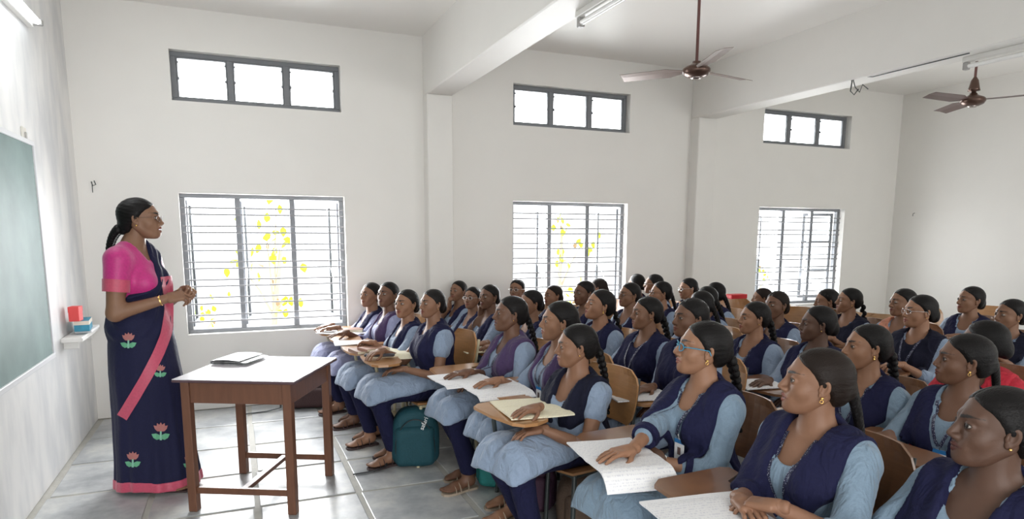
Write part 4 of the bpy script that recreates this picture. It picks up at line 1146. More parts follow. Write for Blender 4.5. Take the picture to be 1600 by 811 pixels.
# ------------------------------------------------------------------ bags
def backpack(name, loc, s, rz, col, label, tilt=0, text=None, detail=True):
    m = mat(name+'_cloth_%s' % str(abs(hash(col)) % 999), col, .75, noise=.15, nscale=60, bump=.3, bscale=90)
    b = empty(name, loc, rz); tag(b, label, 'bag')
    w, d, h = s
    def f(P):
        q = rbox(P, (0, 0, h*.5), (w/2, d/2, h/2), min(w, d)*.42) + wob(P, 24, 1)*.004
        return smax(q, P[2]-h*(1.0-.30*(np.abs(P[0])/(w/2))**2.4), .05)
    V, Q = nets(f, (-w/2-.02, -d/2-.02, -.01), (w/2+.02, d/2+.02, h+.02), .011); MB().add(V, Q).build('bag_body', m, b, smooth=True)
    def pk(P):
        q = rbox(P, (.0, -d/2+.01, h*.36), (w*.41, .045, h*.33), .04) + wob(P, 30, 3)*.003
        return q
    V, Q = nets(pk, (-w/2, -d/2-.06, 0), (w/2, 0, h), .010); MB().add(V, Q).build('front_pocket', m, b, smooth=True)
    if detail:
        zp = [(w*.40*math.sin(a), -d/2-.012-.012*math.cos(a), h*.34+h*.48*math.cos(a)) for a in np.linspace(-1.9, 1.9, 21)]
        MB().tube(zp, .004, 6).build('zip', mat('dark_zip', (.01, .02, .025), .4), b, smooth=True)
        MB().tube([(-.03, d*.2, h*.97), (-.02, d*.2, h*1.06), (.02, d*.2, h*1.06), (.03, d*.2, h*.97)], .006, 6).build('handle', mat('dark_strap', (.012, .014, .016), .7), b, smooth=True)
        st = MB(); st.tube([(-w*.45, d*.3, .10), (-w*.62, .0, .05), (-w*.6, -d*.5, .02), (-w*.85, -d*.75, .008), (-w*1.25, -d*.95, .006)], .010, 6, flat=(1, .35)); st.build('strap', mat('dark_strap', (.012, .014, .016), .7), b)
    if text:
        cu = bpy.data.curves.new('lettering', 'FONT'); cu.body = text; cu.size = .040; cu.extrude = .001; cu.align_x = 'CENTER'
        to = bpy.data.objects.new('lettering', cu); COL.objects.link(to)
        dg = bpy.context.evaluated_depsgraph_get(); me = bpy.data.meshes.new_from_object(to.evaluated_get(dg)); bpy.data.objects.remove(to)
        lo = bpy.data.objects.new('lettering', me); COL.objects.link(lo); me.materials.append(mat('white_print', (.8, .82, .82), .5)); lo.parent = b; lo['kind'] = 'stuff'
        del lo['kind']
        lo.location = (w*.22, -d/2-.026, h*.74); lo.rotation_euler = (math.radians(78), math.radians(-68), 0)
        lo.rotation_euler = (Matrix.Rotation(math.radians(-12), 4, 'X')@Matrix.Rotation(math.radians(90), 4, 'X')@Matrix.Rotation(math.radians(66), 4, 'Z')).to_euler()
    if tilt: b.rotation_euler = (tilt, 0, rz)
    return b

# ------------------------------------------------------------------ the teacher
def teacher():
    base = np.array([-.520, 4.285, 0.]); yaw = math.radians(-20)
    skin_c = (.235, .125, .075)
    HM = mtx(rotz(math.radians(12))@roty(-.03), (.045, .0, 1.572), .985)
    sh = {1: np.array([-.005, .150, 1.350]), -1: np.array([-.02, -.155, 1.350])}
    ar = {}
    for s, w_, f_, p_, ps, pole in ((-1, (.200, -.105, 1.130), (.85, .42, .18), (-.1, .55, -.6), 'pinch', (-.5, -.25, -.8)), (1, (.222, .080, 1.158), (.75, -.62, .15), (-.2, -.5, -.6), 'pinch', (-.3, .5, -.8))):
        el, wr = solve_arm(sh[s], w_, .295, .262, pole); ar[s] = (sh[s], el, wr, frame(f_, p_), ps)
    def torso(P, g=0):
        d = ell(P, (-.01, 0, .96), (.140+g, .160+g, .13+g))
        d = smin(d, cone(P, (-.005, 0, .98), (-.005, 0, 1.20), .122+g, .105+g), .06)
        d = smin(d, ell(P, (-.012, 0, 1.245), (.105+g, .145+g, .15+g)), .05)
        for s in (1, -1):
            d = smin(d, ell(P, (.075, s*.065, 1.215), (.055+g, .058+g, .06+g)), .04)
        d = smin(d, cone(P, sh[1]+[0, -.02, 0], sh[-1]+[0, .02, 0], .053+g, .053+g), .06)
        for s in (1, -1): d = smin(d, cone(P, sh[s]*[1, .7, 1]+[-.01, 0, .01], (-.015, s*.012, 1.43), .042+g, .040+g), .05)
        return d
    def arm(P, s, g):
        a, b, c = ar[s][:3]; return cone(P, a, b, .053+g, .044+g)
    def body(P):
        d = torso(P)
        d = smin(d, cone(P, (-.014, 0, 1.38), (.018, 0, 1.52), .051, .048), .04)
        for s in (1, -1):
            d = smin(d, arm(P, s, 0), .03); d = smin(d, cone(P, ar[s][1], ar[s][2], .042, .026), .02)
            d = smin(d, cone(P, (0, s*.08, .92), (.01, s*.08, .50), .085, .055), .03); d = smin(d, cone(P, (.01, s*.08, .50), (-.0, s*.08, .09), .052, .034), .02)
        return d
    mb = MB(); V, Q = nets(body, (-.20, -.27, .05), (.36, .27, 1.56), .0115); mb.add(V, Q)
    hv, hf, hm, hc = head_parts(0, dict(w=1.04, nose=-.001, chin=-.2, mouth=1.2, bindi=1, gaze=(0, .05)))
    b0 = mb.n; mb.v.append(xf(HM, hv)); mb.c.append(hc); mb.n += len(hv)
    for f_, m_ in zip(hf, hm): mb.f.append(f_+b0); mb.m.append(m_)
    for s in (1, -1):
        a, b, c, R, pose = ar[s]; v, q = hand_mesh(pose, .003)
        if s > 0: v = v*[1, -1, 1]; q = q[:, ::-1]
        mb.add(xf(mtx(R, c, 1.0), v), q)
    fv, fq = foot_mesh(.006)
    for s in (1, -1):
        v = fv if s < 0 else fv*[1, -1, 1]; q = fq if s < 0 else fq[:, ::-1]
        mb.add(xf(mtx(rotz(s*.15), (-.02+.08*(s < 0), s*.085, .012), 1.0), v), q)
    o = mb.build('person', SKIN, None, smooth=True, mask=True); o.location = base; o.rotation_euler = (0, 0, yaw); o.color = (*skin_c, 1)
    tag(o, 'woman standing in a navy saree with pink border, facing the class with hands together', 'person')
    for s in (1, -1): MB().bbox((-.06, -.045, 0), (.19, .045, .012), .004).build('sandal', mat('dark_sandal', (.05, .03, .03), .6), o).location = (-.02+.08*(s < 0), s*.085, 0)
    # blouse
    pink = mat('magenta_silk', (.50, .018, .19), .5, noise=.25, nscale=90, sheen=.3, bump=.15); peach = mat('coral_silk', (.50, .065, .125), .5, noise=.2, nscale=90, sheen=.3, bump=.15)
    def blouse(P, g=.009):
        d = torso(P, g)
        for s in (1, -1):
            a, b, c = ar[s][:3]; d = smin(d, cone(P, a, a+(b-a)*.40, .053+g+.004, .052+g+.004), .03)
        d = d + wob(P, 32, 2)*.002
        d = smax(d, 1.085-P[2], .005)
        d = smax(d, -cone(P, (.055, .0, 1.47), (.13, .0, 1.33), .085, .035), .004)
        d = smax(d, -cone(P, (0, 0, 1.42), (0, 0, 1.56), .072, .08), .004)
        d = smax(d, -cone(P, (-.12, 0, 1.40), (-.02, 0, 1.46), .055, .07), .004)
        return d
    V, Q = nets(blouse, (-.20, -.29, 1.05), (.2, .29, 1.46), .009); MB().add(V, Q).build('blouse', pink, o, smooth=True)
    for s in (1, -1):
        a, b, c = ar[s][:3]
        MB().tube([a+(b-a)*.37, a+(b-a)*.60], [.0685, .066], 24).build('sleeve_border', peach, o, smooth=True)
    # saree
    sar = mat('navy_saree_cloth', (.009, .010, .040), .75, spec=.25, noise=.25, nscale=130, bump=.25, bscale=50, sheen=.05)
    def skirt(P, g=0):
        x, y, z = P; t = np.clip((.99-z)/.97, 0, 1)
        rx = np.interp(t, [0, .12, .3, .6, 1.0], [.145, .170, .192, .210, .240])+g; ry = np.interp(t, [0, .12, .3, .6, 1], [.158, .178, .180, .178, .195])+g
        cx = np.interp(t, [0, .3, .6, 1], [-.005, .004, .020, .032])
        X = x-cx; a = np.arctan2(y/ry, X/rx); r = np.sqrt((X/rx)**2+(y/ry)**2)
        fold = (.026*np.sin(a*6+2.5*t)+.020*np.sin(a*13+1+4*t)+.012*np.sin(a*22+3*t))*np.clip(t*1.4-.05, 0, 1) + .010*np.sin(a*4+z*14)
        d = (r-1-fold)*np.minimum(rx, ry)*.9
        d = smax(d, z-1.02, .03); return smax(d, .022+.008*np.sin(a*3)-z, .006)
    def pallu(P, g=.022):
        x, y, z = P; fold = .005*np.sin((y*.8-z*.55)*120)+wob(P, 30, 4)*.002
        d = torso(P, g)+fold
        ly = np.interp(z, [.9, 1.08, 1.15, 1.21, 1.30, 1.38, 1.42], [-.32, -.28, -.14, -.06, .0, .028, .045])
        front = np.maximum(np.minimum(y-ly, .150-y), 1.09-z); back = np.maximum(np.minimum(y-.03, .155-y), np.minimum(1.10-z, .5))
        w_ = np.clip((x+.02)/.03, 0, 1)
        keep = np.minimum(front*w_+back*(1-w_), z-.90)
        return smax(d, -keep, .006)
    V, Q = nets(lambda P: smin(skirt(P), pallu(P), .02), (-.28, -.27, .0), (.30, .27, 1.46), .0095)
    sm = MB().add(V, Q); so = sm.build('saree', sar, o, smooth=True)
    tail = []
    V, Q = nets(lambda P: smax(smax(skirt(P, .004), P[2]-.082-.008*np.sin(np.arctan2(P[1], P[0])*3), .002), -(skirt(P, -.02)), .002), (-.28, -.25, .0), (.30, .25, .11), .006)
    MB().add(V, Q).build('saree_border', peach, o, smooth=True)
    # shapes laid on the cloth: find the cloth surface along the lines of sight, then keep them in her own space
    mw = Matrix.Translation(base)@Matrix.Rotation(yaw, 4, 'Z'); mi = mw.inverted()
    vv = [tuple(v) for v in V*0]; V2 = np.concatenate(sm.v); bv = BVHTree.FromPolygons([tuple(v) for v in V2], [tuple(q) for q in np.concatenate(sm.f)])
    og = mi@Vector((0, 0, CAM_H)); hair_p = None
    def on(px, py, off=.003):
        d = mi.to_3x3()@Vector(ray(px, py)); d.normalize(); h = bv.ray_cast(og, d)
        if h[0] is None: return None
        nrm = h[1] if h[1].dot(d) < 0 else -h[1]
        return np.array(h[0]+nrm*off)
    def band(pts, wpx, name, m, off=.005):
        pts = np.array(pts, float); n_ = 40; s_ = np.linspace(0, len(pts)-1, n_)
        c = np.stack([np.interp(s_, range(len(pts)), pts[:, i]) for i in (0, 1)], 1); t = np.gradient(c, axis=0); t /= np.linalg.norm(t, axis=1)[:, None]; nn = np.stack([-t[:, 1], t[:, 0]], 1)
        G = []
        for i in range(n_):
            row = [on(*(c[i]+nn[i]*wpx*k/2), off) for k in np.linspace(-1, 1, 6)]
            if any(r is None for r in row):
                if G: row = [r if r is not None else G[-1][j] for j, r in enumerate(row)]
                else: continue
            G.append(row)
        G = np.array(G)
        for _ in range(2): G[1:-1] = (G[:-2]+2*G[1:-1]+G[2:])/4
        mb = MB(); mb.grid(G[:, ::-1]); return mb.build(name, m, o, smooth=True)
    band([(251, 392), (257, 425), (262, 458), (265, 486), (259, 520), (247, 552), (231, 585), (211, 620), (192, 652)], 17, 'saree_border', peach, .007)
    petal = mat('pink_embroidery', (.40, .15, .14), .7); leafg = mat('green_embroidery', (.12, .38, .22), .7); stemg = mat('pale_green_embroidery', (.22, .48, .36), .7)
    def shape(cx, cy, s, poly, m, parent):
        c = on(cx, cy)
        pts = [on(cx+x*s, cy+y*s, .0035) for x, y in poly]
        if c is None or any(p is None for p in pts): return
        ctr = np.mean(poly, axis=0); cc = on(cx+ctr[0]*s, cy+ctr[1]*s, .0045)
        mb = MB(); n_ = len(pts); mb.add(np.array(pts+[cc]), [(i, (i+1) % n_, n_) for i in range(n_)]); mb.add(np.array(pts+[cc]), [((i+1) % n_, i, n_) for i in range(n_)]); return mb
    for cx, cy, s in ((201, 530, 1.0), (250, 578, .8), (251, 672, 1.12), (208, 716, 1.0), (296, 720, .85)):
        fl_ = MB()
        def drop(x0, y0, ang, L, w_): 
            ca, sa = math.cos(ang), math.sin(ang); return [(x0+u*L*ca-v*w_*sa, y0+u*L*sa+v*w_*ca) for u, v in ((0, 0), (.3, .5), (.65, .45), (1, 0), (.65, -.45), (.3, -.5))]
        M_ = MB()
        for poly, mi_ in [(drop(0, 2, math.radians(-90+a), 13, 6), 0) for a in (-48, -24, 0, 24, 48)]+[(drop(0, 12, math.radians(a), 14, 8), 1) for a in (-28, 208)]+[([(-1.2, 1), (1.2, 1), (1.6, 14), (-1.6, 14)], 2)]:
            q = shape(cx, cy, s, poly, None, o)
            if q:
                for vv_, ff_ in zip(q.v, q.f): M_.n = sum(len(x) for x in M_.v)
                b1 = M_.n; M_.v.append(q.v[0]); M_.c.append(q.c[0]); M_.f.append(q.f[0]+b1); M_.m.append(np.full(len(q.f[0]), mi_)); M_.n += len(q.v[0])
        if M_.v: M_.build('flower_motif', [petal, leafg, stemg], o)
    # hair, glasses, jewellery
    def hairf(P):
        x, y, z = P
        d = ell(P, (-.018, 0, .030), (.107, .086, .092)); d = smin(d, ell(P, (-.06, 0, -.03), (.055, .060, .062)), .03)
        lx = np.interp(z, [-.12, -.075, -.045, -.02, .0, .03, .062, .085, .10], [-.10, -.058, -.036, -.016, .026, .046, .064, .074, .09])
        ay = np.abs(y); edge = lx-3.2*np.maximum(ay-.035, 0)**1.5-x; edge = np.where(z < -.005, np.minimum(edge, np.where(ay > .05, -.018-x, 1)), edge)
        d = smax(d, -edge, .009); d = smax(d, -(z+.085), .02)
        d = smin(d, ell(P, (-.105, 0, -.055), (.022, .028, .030)), .025)
        return d+.0006*np.sin(z*300+x*60+3*np.sin(y*30))
    V, Q = nets(hairf, (-.17, -.105, -.11), (.10, .105, .138), .004); hair = MB().add(xf(HM, V), Q).build('hair', HAIR, o, smooth=True)
    p0 = xf(HM, np.array([[-.118, -.01, -.055]]))[0]; p1 = np.array([-.155, -.02, 1.44]); p2 = np.array([-.168, .05, 1.22]); mb = MB()
    for i in range(30):
        t = i/29; a = p0*(1-t)**2+2*p1*t*(1-t)+p2*t*t; r = .024*(1-.45*t)
        mb.ball(a+[0, (.008 if i % 2 else -.008), 0], (r, r*.95, r*1.25), 10, 8, M=rotx(.5 if i % 2 else -.5))
    mb.build('braid', HAIR, hair, smooth=True)
    for s in (1, -1):
        mb = MB(); mb.ball((-.006, s*.081, -.038), .0055, 8, 6); mb.v = [xf(HM, v) for v in mb.v]; mb.build('earring', gold, o, smooth=True)
    mb = MB()
    for s in (1, -1):
        t = np.linspace(0, 2*math.pi, 19); mb.tube([(.104-.010*abs(math.cos(a))*(1 if math.cos(a) > 0 else .3), s*(.034+.025*math.cos(a)), -.001+.017*math.sin(a)) for a in t], .0016, 6)
        mb.tube([(.094, s*.059, .004), (.075, s*.074, .007), (.03, s*.084, .007), (-.005, s*.087, .005), (-.016, s*.087, -.012)], .0014, 6)
    mb.tube([(.104, -.0105, .004), (.110, 0, .007), (.104, .0105, .004)], .0014, 6); mb.v = [xf(HM, v) for v in mb.v]; mb.build('glasses', mat('brown_frame', (.10, .05, .03), .3), o, smooth=True)
    # thin chain
    bb_ = BVHTree.FromPolygons([tuple(v.co) for v in o.data.vertices], [tuple(p.vertices) for p in o.data.polygons]); pts = []
    for t in np.linspace(-1, 1, 17):
        y = .062*t; z = 1.31+.10*abs(t)**1.6; h = bb_.ray_cast(Vector((.3, y, z)), Vector((-1, 0, 0)))
        if h[0] is not None: pts.append((h[0].x+.002, y, z))
    MB().tube(pts, .0011, 5).build('necklace', gold, o)
    for s in (1, -1):
        b, c = ar[s][1], ar[s][2]; MB().tube([c+(b-c)*.10, c+(b-c)*.125], .0295, 20).build('bangle', gold, o, smooth=True)
    return o
teacher()
# ------------------------------------------------------------------ the students
SK = {'l': (.29, .15, .088), 'm': (.225, .115, .068), 'd': (.15, .074, .044), 'x': (.10, .052, .034)}
def A(w, f, h='flat', p=(0, 0, -1), **k): return dict(w=w, f=f, p=p, h=h, **k)
DESK_R = A((.34, -.09, .722), (1, .25, -.05)); LAP_L = A((.25, .09, .632), (.85, -.5, -.05), 'rest')
DESK_L = A((.33, .08, .722), (.95, -.4, 0), 'rest'); DESK_R2 = A((.33, -.12, .722), (.9, .45, 0), 'rest')
FOLD_R = A((.29, -.10, .722), (.55, .85, 0), 'rest'); FOLD_L = A((.30, .09, .742), (.5, -.87, 0), 'rest')
CHIN_R = A((.085, -.045, -.185), (.05, .25, 1), 'curl', (-1, .2, .1), rel='head', pole=(.5, -.6, -1)); CHEEK_R = A((.03, -.085, -.19), (-.1, .1, 1), 'curl', (-.2, 1, .1), rel='head', pole=(.6, -.3, -1))
# id: head centre in the picture (x, y), head height, distance, body turn, seen turn of the head, pitch, skin, options, who, label
ST = [
('a1', 579, 461, 37, 5.6, 5, 50, .08, 'm', dict(hair='pony', sleeve=1.6, tunic=cloth_lav, shawl='vest', R=DESK_R, L=DESK_L, feet=1), 'student nearest the first window', 'student at the window end of the front row, long pale sleeve reaching over papers'),
('a2', 606, 461, 39, 5.2, 5, 42, .14, 'd', dict(hair='bun', sleeve=1.3, tunic=cloth_lav, shawl='vest', shawl_mat=plum, R=DESK_R, L=LAP_L, feet=1), 'dark-skinned student in faded lilac second from the window', 'dark-skinned student in faded lilac scarf with chin raised, second from the window'),
('a3', 635, 475, 43, 4.75, 5, 44, .07, 'l', dict(hair='bun', sleeve=.8, shawl='vest', R=FOLD_R, L=FOLD_L, feet=1), 'student with hands folded over brown books', 'front-row student with hands folded beside a stack of brown books'),
('a4', 675, 475, 43, 4.35, 5, 56, .07, 'm', dict(hair='bun', sleeve=.5, shawl='wrap', R=DESK_R2, L=LAP_L, feet=1), 'short-sleeved student above the teal backpack', 'short-sleeved student sitting right behind the teal backpack'),
('b1', 716, 455, 31, 6.1, 5, 42, .10, 'm', dict(hair='bun', sleeve=.8, shawl='vest', R=CHIN_R, L=DESK_L), 'student with fingers at her mouth', 'student by the pilaster holding her fingers to her mouth'),
('b2', 738, 466, 32, 5.65, 5, 32, .08, 'm', dict(hair='bun', glasses='silver', sleeve=1.0, shawl='vest', R=DESK_R, L=DESK_L), 'student in thin glasses between the two resting their chins', 'student in thin silver glasses between two students with hands at their faces'),
('b3', 764, 464, 35, 5.2, 5, 46, .02, 'd', dict(hair='bun', sleeve=1.0, shawl='vest', R=CHEEK_R, L=DESK_L, lanyard=1), 'student leaning her cheek on her hand', 'student leaning her cheek on a raised forearm, elbow on the pad'),
('c1', 797, 491, 54, 3.95, 5, 76, .07, 'd', dict(hair='braid', sleeve=1.05, shawl='v', vdepth=.23, shawl_mat=plum, lanyard=1, R=A((.34, -.1, .722), (1, .1, 0), px=(718, 583, .712)), L=LAP_L, feet=1), 'student in the plum scarf and braid', 'dark-skinned student in a plum scarf with a black braid, hand on white pages'),
('c2', 873, 502, 60, 3.55, 5, 78, .03, 'l', dict(hair='pony', sleeve=1.1, shawl='vest', shawl_mat=plum, lanyard=1, R=A((.34, -.1, .722), (1, .1, 0), px=(765, 596, .712)), L=LAP_L, feet=1), 'student in plum between the braided one and the short-sleeved one', 'student in a plum scarf whose face is partly behind the short-sleeved girl'),
('c3', 900, 541, 66, 3.15, 14, 80, -.02, 'm', dict(hair='braid', sleeve=.52, shawl='v', vdepth=.24, shawl_mat=navy2, R=A((.34, -.1, .71), (1, .1, 0), px=(825, 640, .712)), L=A((.30, .09, .625), (.9, -.35, -.1), 'rest'), feet=1, neck=.066), 'short-sleeved student with the cream book', 'short-sleeved student in profile resting one hand on an open cream book'),
('bg', 1098, 545, 84, 2.6, 5, 76, .12, 'l', dict(hair='braid', glasses='blue', sleeve=1.42, cuff=1, shawl='v', vdepth=.29, vin=.19, lanyard=1, cardy=.02, wide=1.0, tunic=cloth_blue2, R=A((.3, -.2, .72), (1, .05, 0), px=(968, 706, .715)), L=A((.27, .03, .64), (.9, -.45, -.05), 'rest'), watch=1, earring=2, neck=.054), 'student in blue-framed glasses', 'student in blue-framed glasses with navy cuffs, notebook hanging over her pad'),
('D', 1275, 598, 105, 2.08, 3, 76, .10, 'm', dict(hair='pony', hairm=HAIR2, sleeve=1.25, shawl='v', vdepth=.25, lanyard=1, card=0, lz=.62, wide=1.12, tunic=cloth_blue2, R=A((.30, -.05, .70), (.35, .9, .0), 'rest', px=(1168, 792, .715)), L=A((.31, .03, .73), (.45, -.9, -.1), 'rest', px=(1182, 783, .735)), earring=2, neck=.07), 'front student with clasped hands', 'large foreground student in profile with hands clasped, ring earring and hair pulled back'),
('E', 1556, 670, 128, 1.70, 0, 66, .08, 'x', dict(hair='bun', sleeve=1.25, shawl='v', vdepth=.26, wide=1.12, tunic=cloth_blue2, R=A((.33, -.1, .722), (1, .2, 0)), L=LAP_L, neck=.062), 'nearest student at the right edge', 'nearest dark-faced student at the lower right corner of the picture'),
('d1', 829, 474, 40, 4.75, 8, 62, .0, 'm', dict(hair='bun', sleeve=.9, shawl='vest', R=DESK_R, L=DESK_L, lanyard=0), 'student behind the plum scarf and braid', 'student with lowered gaze just behind the braided girl in plum'),
('d2', 808, 453, 32, 6.1, 8, 26, .06, 'm', dict(hair='bun', glasses='silver', shawl='vest', R=DESK_R, L=DESK_L), 'student in glasses at the left edge of the second window', 'round-faced student in glasses before the left frame of the second window'),
('d3', 864, 462, 29, 6.0, 8, 55, .04, 'm', dict(hair='bun', hairm=HAIR2, shawl='vest', R=DESK_R, L=DESK_L), 'small backlit student under the second window', 'small backlit student under the middle of the second window, hair cropped close'),
('d4', 912, 458, 37, 5.5, 8, 52, .03, 'd', dict(hair='bun', shawl='vest', R=DESK_R, L=DESK_L), 'dark-skinned student before the second window', 'dark-skinned student in front of the second window behind the gold-earring girl'),
('d5', 937, 477, 48, 4.45, 8, 68, .20, 'l', dict(hair='braid', sleeve=1.5, shawl='v', vdepth=.2, lanyard=1, R=DESK_R, L=LAP_L, earring=3, wide=1.03), 'student with gold drop earrings looking up', 'fair student with gold drop earrings and chin lifted, long pale sleeves'),
('d6', 934, 450, 25, 6.5, 8, 100, .02, 'm', dict(hair='bun', hairm=HAIR2, shawl='vest', R=DESK_R, L=DESK_L), 'barely visible student at the window', 'back of a brown-haired head against the second window'),
('d7', 983, 461, 37, 5.2, 8, 56, .06, 'm', dict(hair='bun', glasses='brown', shawl='vest', lanyard=1, R=DESK_R, L=DESK_L), 'student in brown glasses right of the second window', 'student in brown glasses at the right edge of the second window'),
('d8', 1010, 490, 50, 4.0, 8, 70, .04, 'm', dict(hair='braid', sleeve=1.1, shawl='wrap', shawl_mat=navy, lanyard=1, R=DESK_R, L=LAP_L), 'student wrapped in a closed navy scarf', 'braided student wrapped to the neck in a navy scarf, behind the blue glasses'),
('e1', 994, 443, 27, 6.65, 8, 125, .0, 'm', dict(hair='bun', shawl='vest', R=DESK_R, L=DESK_L), 'turned-away student far back', 'dark back of a head in the last row right of the second window'),
('e2', 1021, 444, 29, 6.4, 8, 88, .04, 'm', dict(hair='pony', glasses='silver', shawl='vest', R=DESK_R, L=DESK_L), 'far student in profile', 'far student in profile with thin glasses against the bare wall'),
('e3', 1032, 458, 35, 5.65, 8, 72, .05, 'l', dict(hair='pony', glasses='brown', sleeve=1.4, shawl='vest', R=DESK_R, L=DESK_L), 'ponytailed student in glasses with pale collar', 'ponytailed student in dark glasses, pale sleeve showing beside her navy scarf'),
('e4', 1075, 451, 31, 6.4, 8, 62, -.06, 'l', dict(hair='bun', glasses='silver', shawl='vest', R=DESK_R, L=DESK_L), 'far student looking down', 'far student with sunlit forehead and glasses looking slightly down'),
('e5', 1078, 497, 59, 3.45, 8, 58, .04, 'd', dict(hair='bun', sleeve=1.2, shawl='wrap', shawl_mat=navy, R=A((.34, -.1, .722), (1, .1, 0), px=(1005, 607, .712)), L=LAP_L), 'dark student partly hidden by the blue glasses', 'dark-skinned wide-eyed student half hidden behind the girl in blue glasses'),
('e6', 1103, 467, 35, 5.05, 8, 128, .0, 'm', dict(hair='pony', shawl='vest', R=DESK_R, L=DESK_L), 'turned-away student with a ponytail', 'dark-haired head turned away, between bare wall and wide-eyed student'),
('e6b', 1094, 476, 36, 4.6, 8, 118, .0, 'm', dict(hair='pony', shawl='vest', R=DESK_R, L=DESK_L), 'turned-away student just above the wide-eyed one', 'lower of two dark turned-away heads above the wide-eyed student'),
('e7', 1116, 458, 32, 5.75, 8, 112, .16, 'm', dict(hair='pony', glasses='silver', sleeve=1.3, shawl='v', R=DESK_R, L=DESK_L), 'student with hair clip looking away', 'student turned away with a thick ponytail, pale sleeve and navy scarf'),
('e8', 1190, 466, 30, 6.25, 8, 80, .0, 'm', dict(hair='bun', hairm=HAIR2, shawl='vest', R=DESK_R, L=DESK_L), 'half-hidden student under the third window', 'only a forehead and hair showing at the left foot of the third window'),
('f1', 1178, 497, 49, 4.05, 8, 66, .03, 'l', dict(hair='braid', sleeve=1.4, shawl='vest', vestz=.66, lanyard=1, R=A((.34, -.1, .722), (1, .1, 0)), L=LAP_L), 'fair student in a buttoned tunic left of the third window', 'fair student with navy scarf over buttoned tunic, below left of third window'),
('f2', 1213, 477, 42, 4.75, 8, 42, .04, 'd', dict(hair='bun', hairm=HAIR2, sleeve=1.3, shawl='v', lanyard=1, R=DESK_R, L=DESK_L), 'brown-haired student before the third window', 'brown-haired student facing front before the left part of the third window'),
('g1', 1277, 506, 54, 3.65, 8, 74, .02, 'x', dict(hair='bun', sleeve=1.25, shawl='v', R=A((.34, -.1, .722), (1, .1, 0), px=(1190, 597, .705)), L=LAP_L), 'very dark student with a white collar', 'very dark student in profile with open white collar, hand on white paper'),
('g2', 1291, 471, 37, 5.65, 8, 72, -.05, 'm', dict(hair='bun', sleeve=1.3, shawl='v', R=DESK_R, L=DESK_L), 'student with only forehead seen behind the white collar', 'student whose forehead shows behind the very dark student, below third window'),
('g3', 1326, 470, 38, 5.15, 8, 70, .06, 'm', dict(hair='braid', sleeve=1.3, shawl='wrap', shawl_mat=navy2, R=DESK_R, L=DESK_L), 'braided student at the right frame of the third window', 'braided student in dark scarf beside the right frame of the third window'),
('h1', 1354, 543, 70, 2.95, 8, 66, .05, 'l', dict(hair='braid', sleeve=1.4, shawl='v', vdepth=.22, lanyard=1, lz=.66, card=0, tunic=cloth_blue2, R=DESK_R, L=LAP_L, earring=3), 'student behind the clasped hands girl', 'fair student with drop earrings just behind the clasped-hands girl'),
('h2', 1410, 473, 42, 4.85, 8, 54, .04, 'm', dict(hair='bun', sleeve=1.2, shawl='v', shawl_mat=orangecloth, R=DESK_R, L=DESK_L), 'woman in the orange scarf', 'woman in an orange and cream patterned scarf near the right wall corner'),
('h3', 1437, 487, 50, 4.15, 8, 60, .02, 'l', dict(hair='bun', glasses='silver', sleeve=1.3, shawl='wrap', shawl_mat=navy2, lanyard=1, R=DESK_R, L=DESK_L), 'student in bright silver glasses on the right', 'student in shining silver glasses and wrapped navy scarf in front of orange scarf'),
('i1', 1516, 469, 41, 5.3, 8, 50, .06, 'm', dict(hair='bun', sleeve=1.4, shawl='v', R=DESK_R, L=DESK_L), 'student against the right wall with parted lips', 'student with parted lips against the bare right wall, chairs on both sides'),
('i2', 1578, 492, 47, 4.45, 8, 48, .02, 'm', dict(hair='bun', sleeve=1.2, shawl='v', shawl_mat=navy2, lanyard=1, card=0, R=DESK_R, L=DESK_L), 'student at the far right edge', 'student cut by the right edge of the picture below the bare wall'),
('i3', 1536, 535, 66, 3.25, 8, 100, .0, 'd', dict(hair='bun', sleeve=1.5, tunic=redcloth, shawl='v', shawl_mat=redcloth, R=DESK_R, L=LAP_L), 'woman in red', 'woman in bright red clothes mostly hidden behind a dark-skinned student'),
('i4', 1506, 563, 80, 2.6, 8, 74, .05, 'd', dict(hair='pony', sleeve=1.15, shawl='v', vdepth=.26, lanyard=1, tunic=cloth_blue2, R=A((.33, -.1, .722), (1, .2, 0)), L=LAP_L, earring=2), 'student with the cream card', 'dark-skinned student with a cream identity card, in front of the woman in red'),
]
KIND = {'a': 'cream', 'b': 'dark', 'c': 'warm', 'd': 'warm', 'e': 'warm', 'f': 'dark', 'g': 'dark', 'h': 'dark', 'i': 'dark', 'D': 'dark', 'E': 'dark'}
variants = [dict(w=1.0, nose=-.001, chin=0), dict(w=1.06, nose=-.003, chin=-.5), dict(w=.97, nose=.001, chin=.3), dict(w=1.04, nose=0, chin=0, mouth=.7)]
PEOPLE = {}
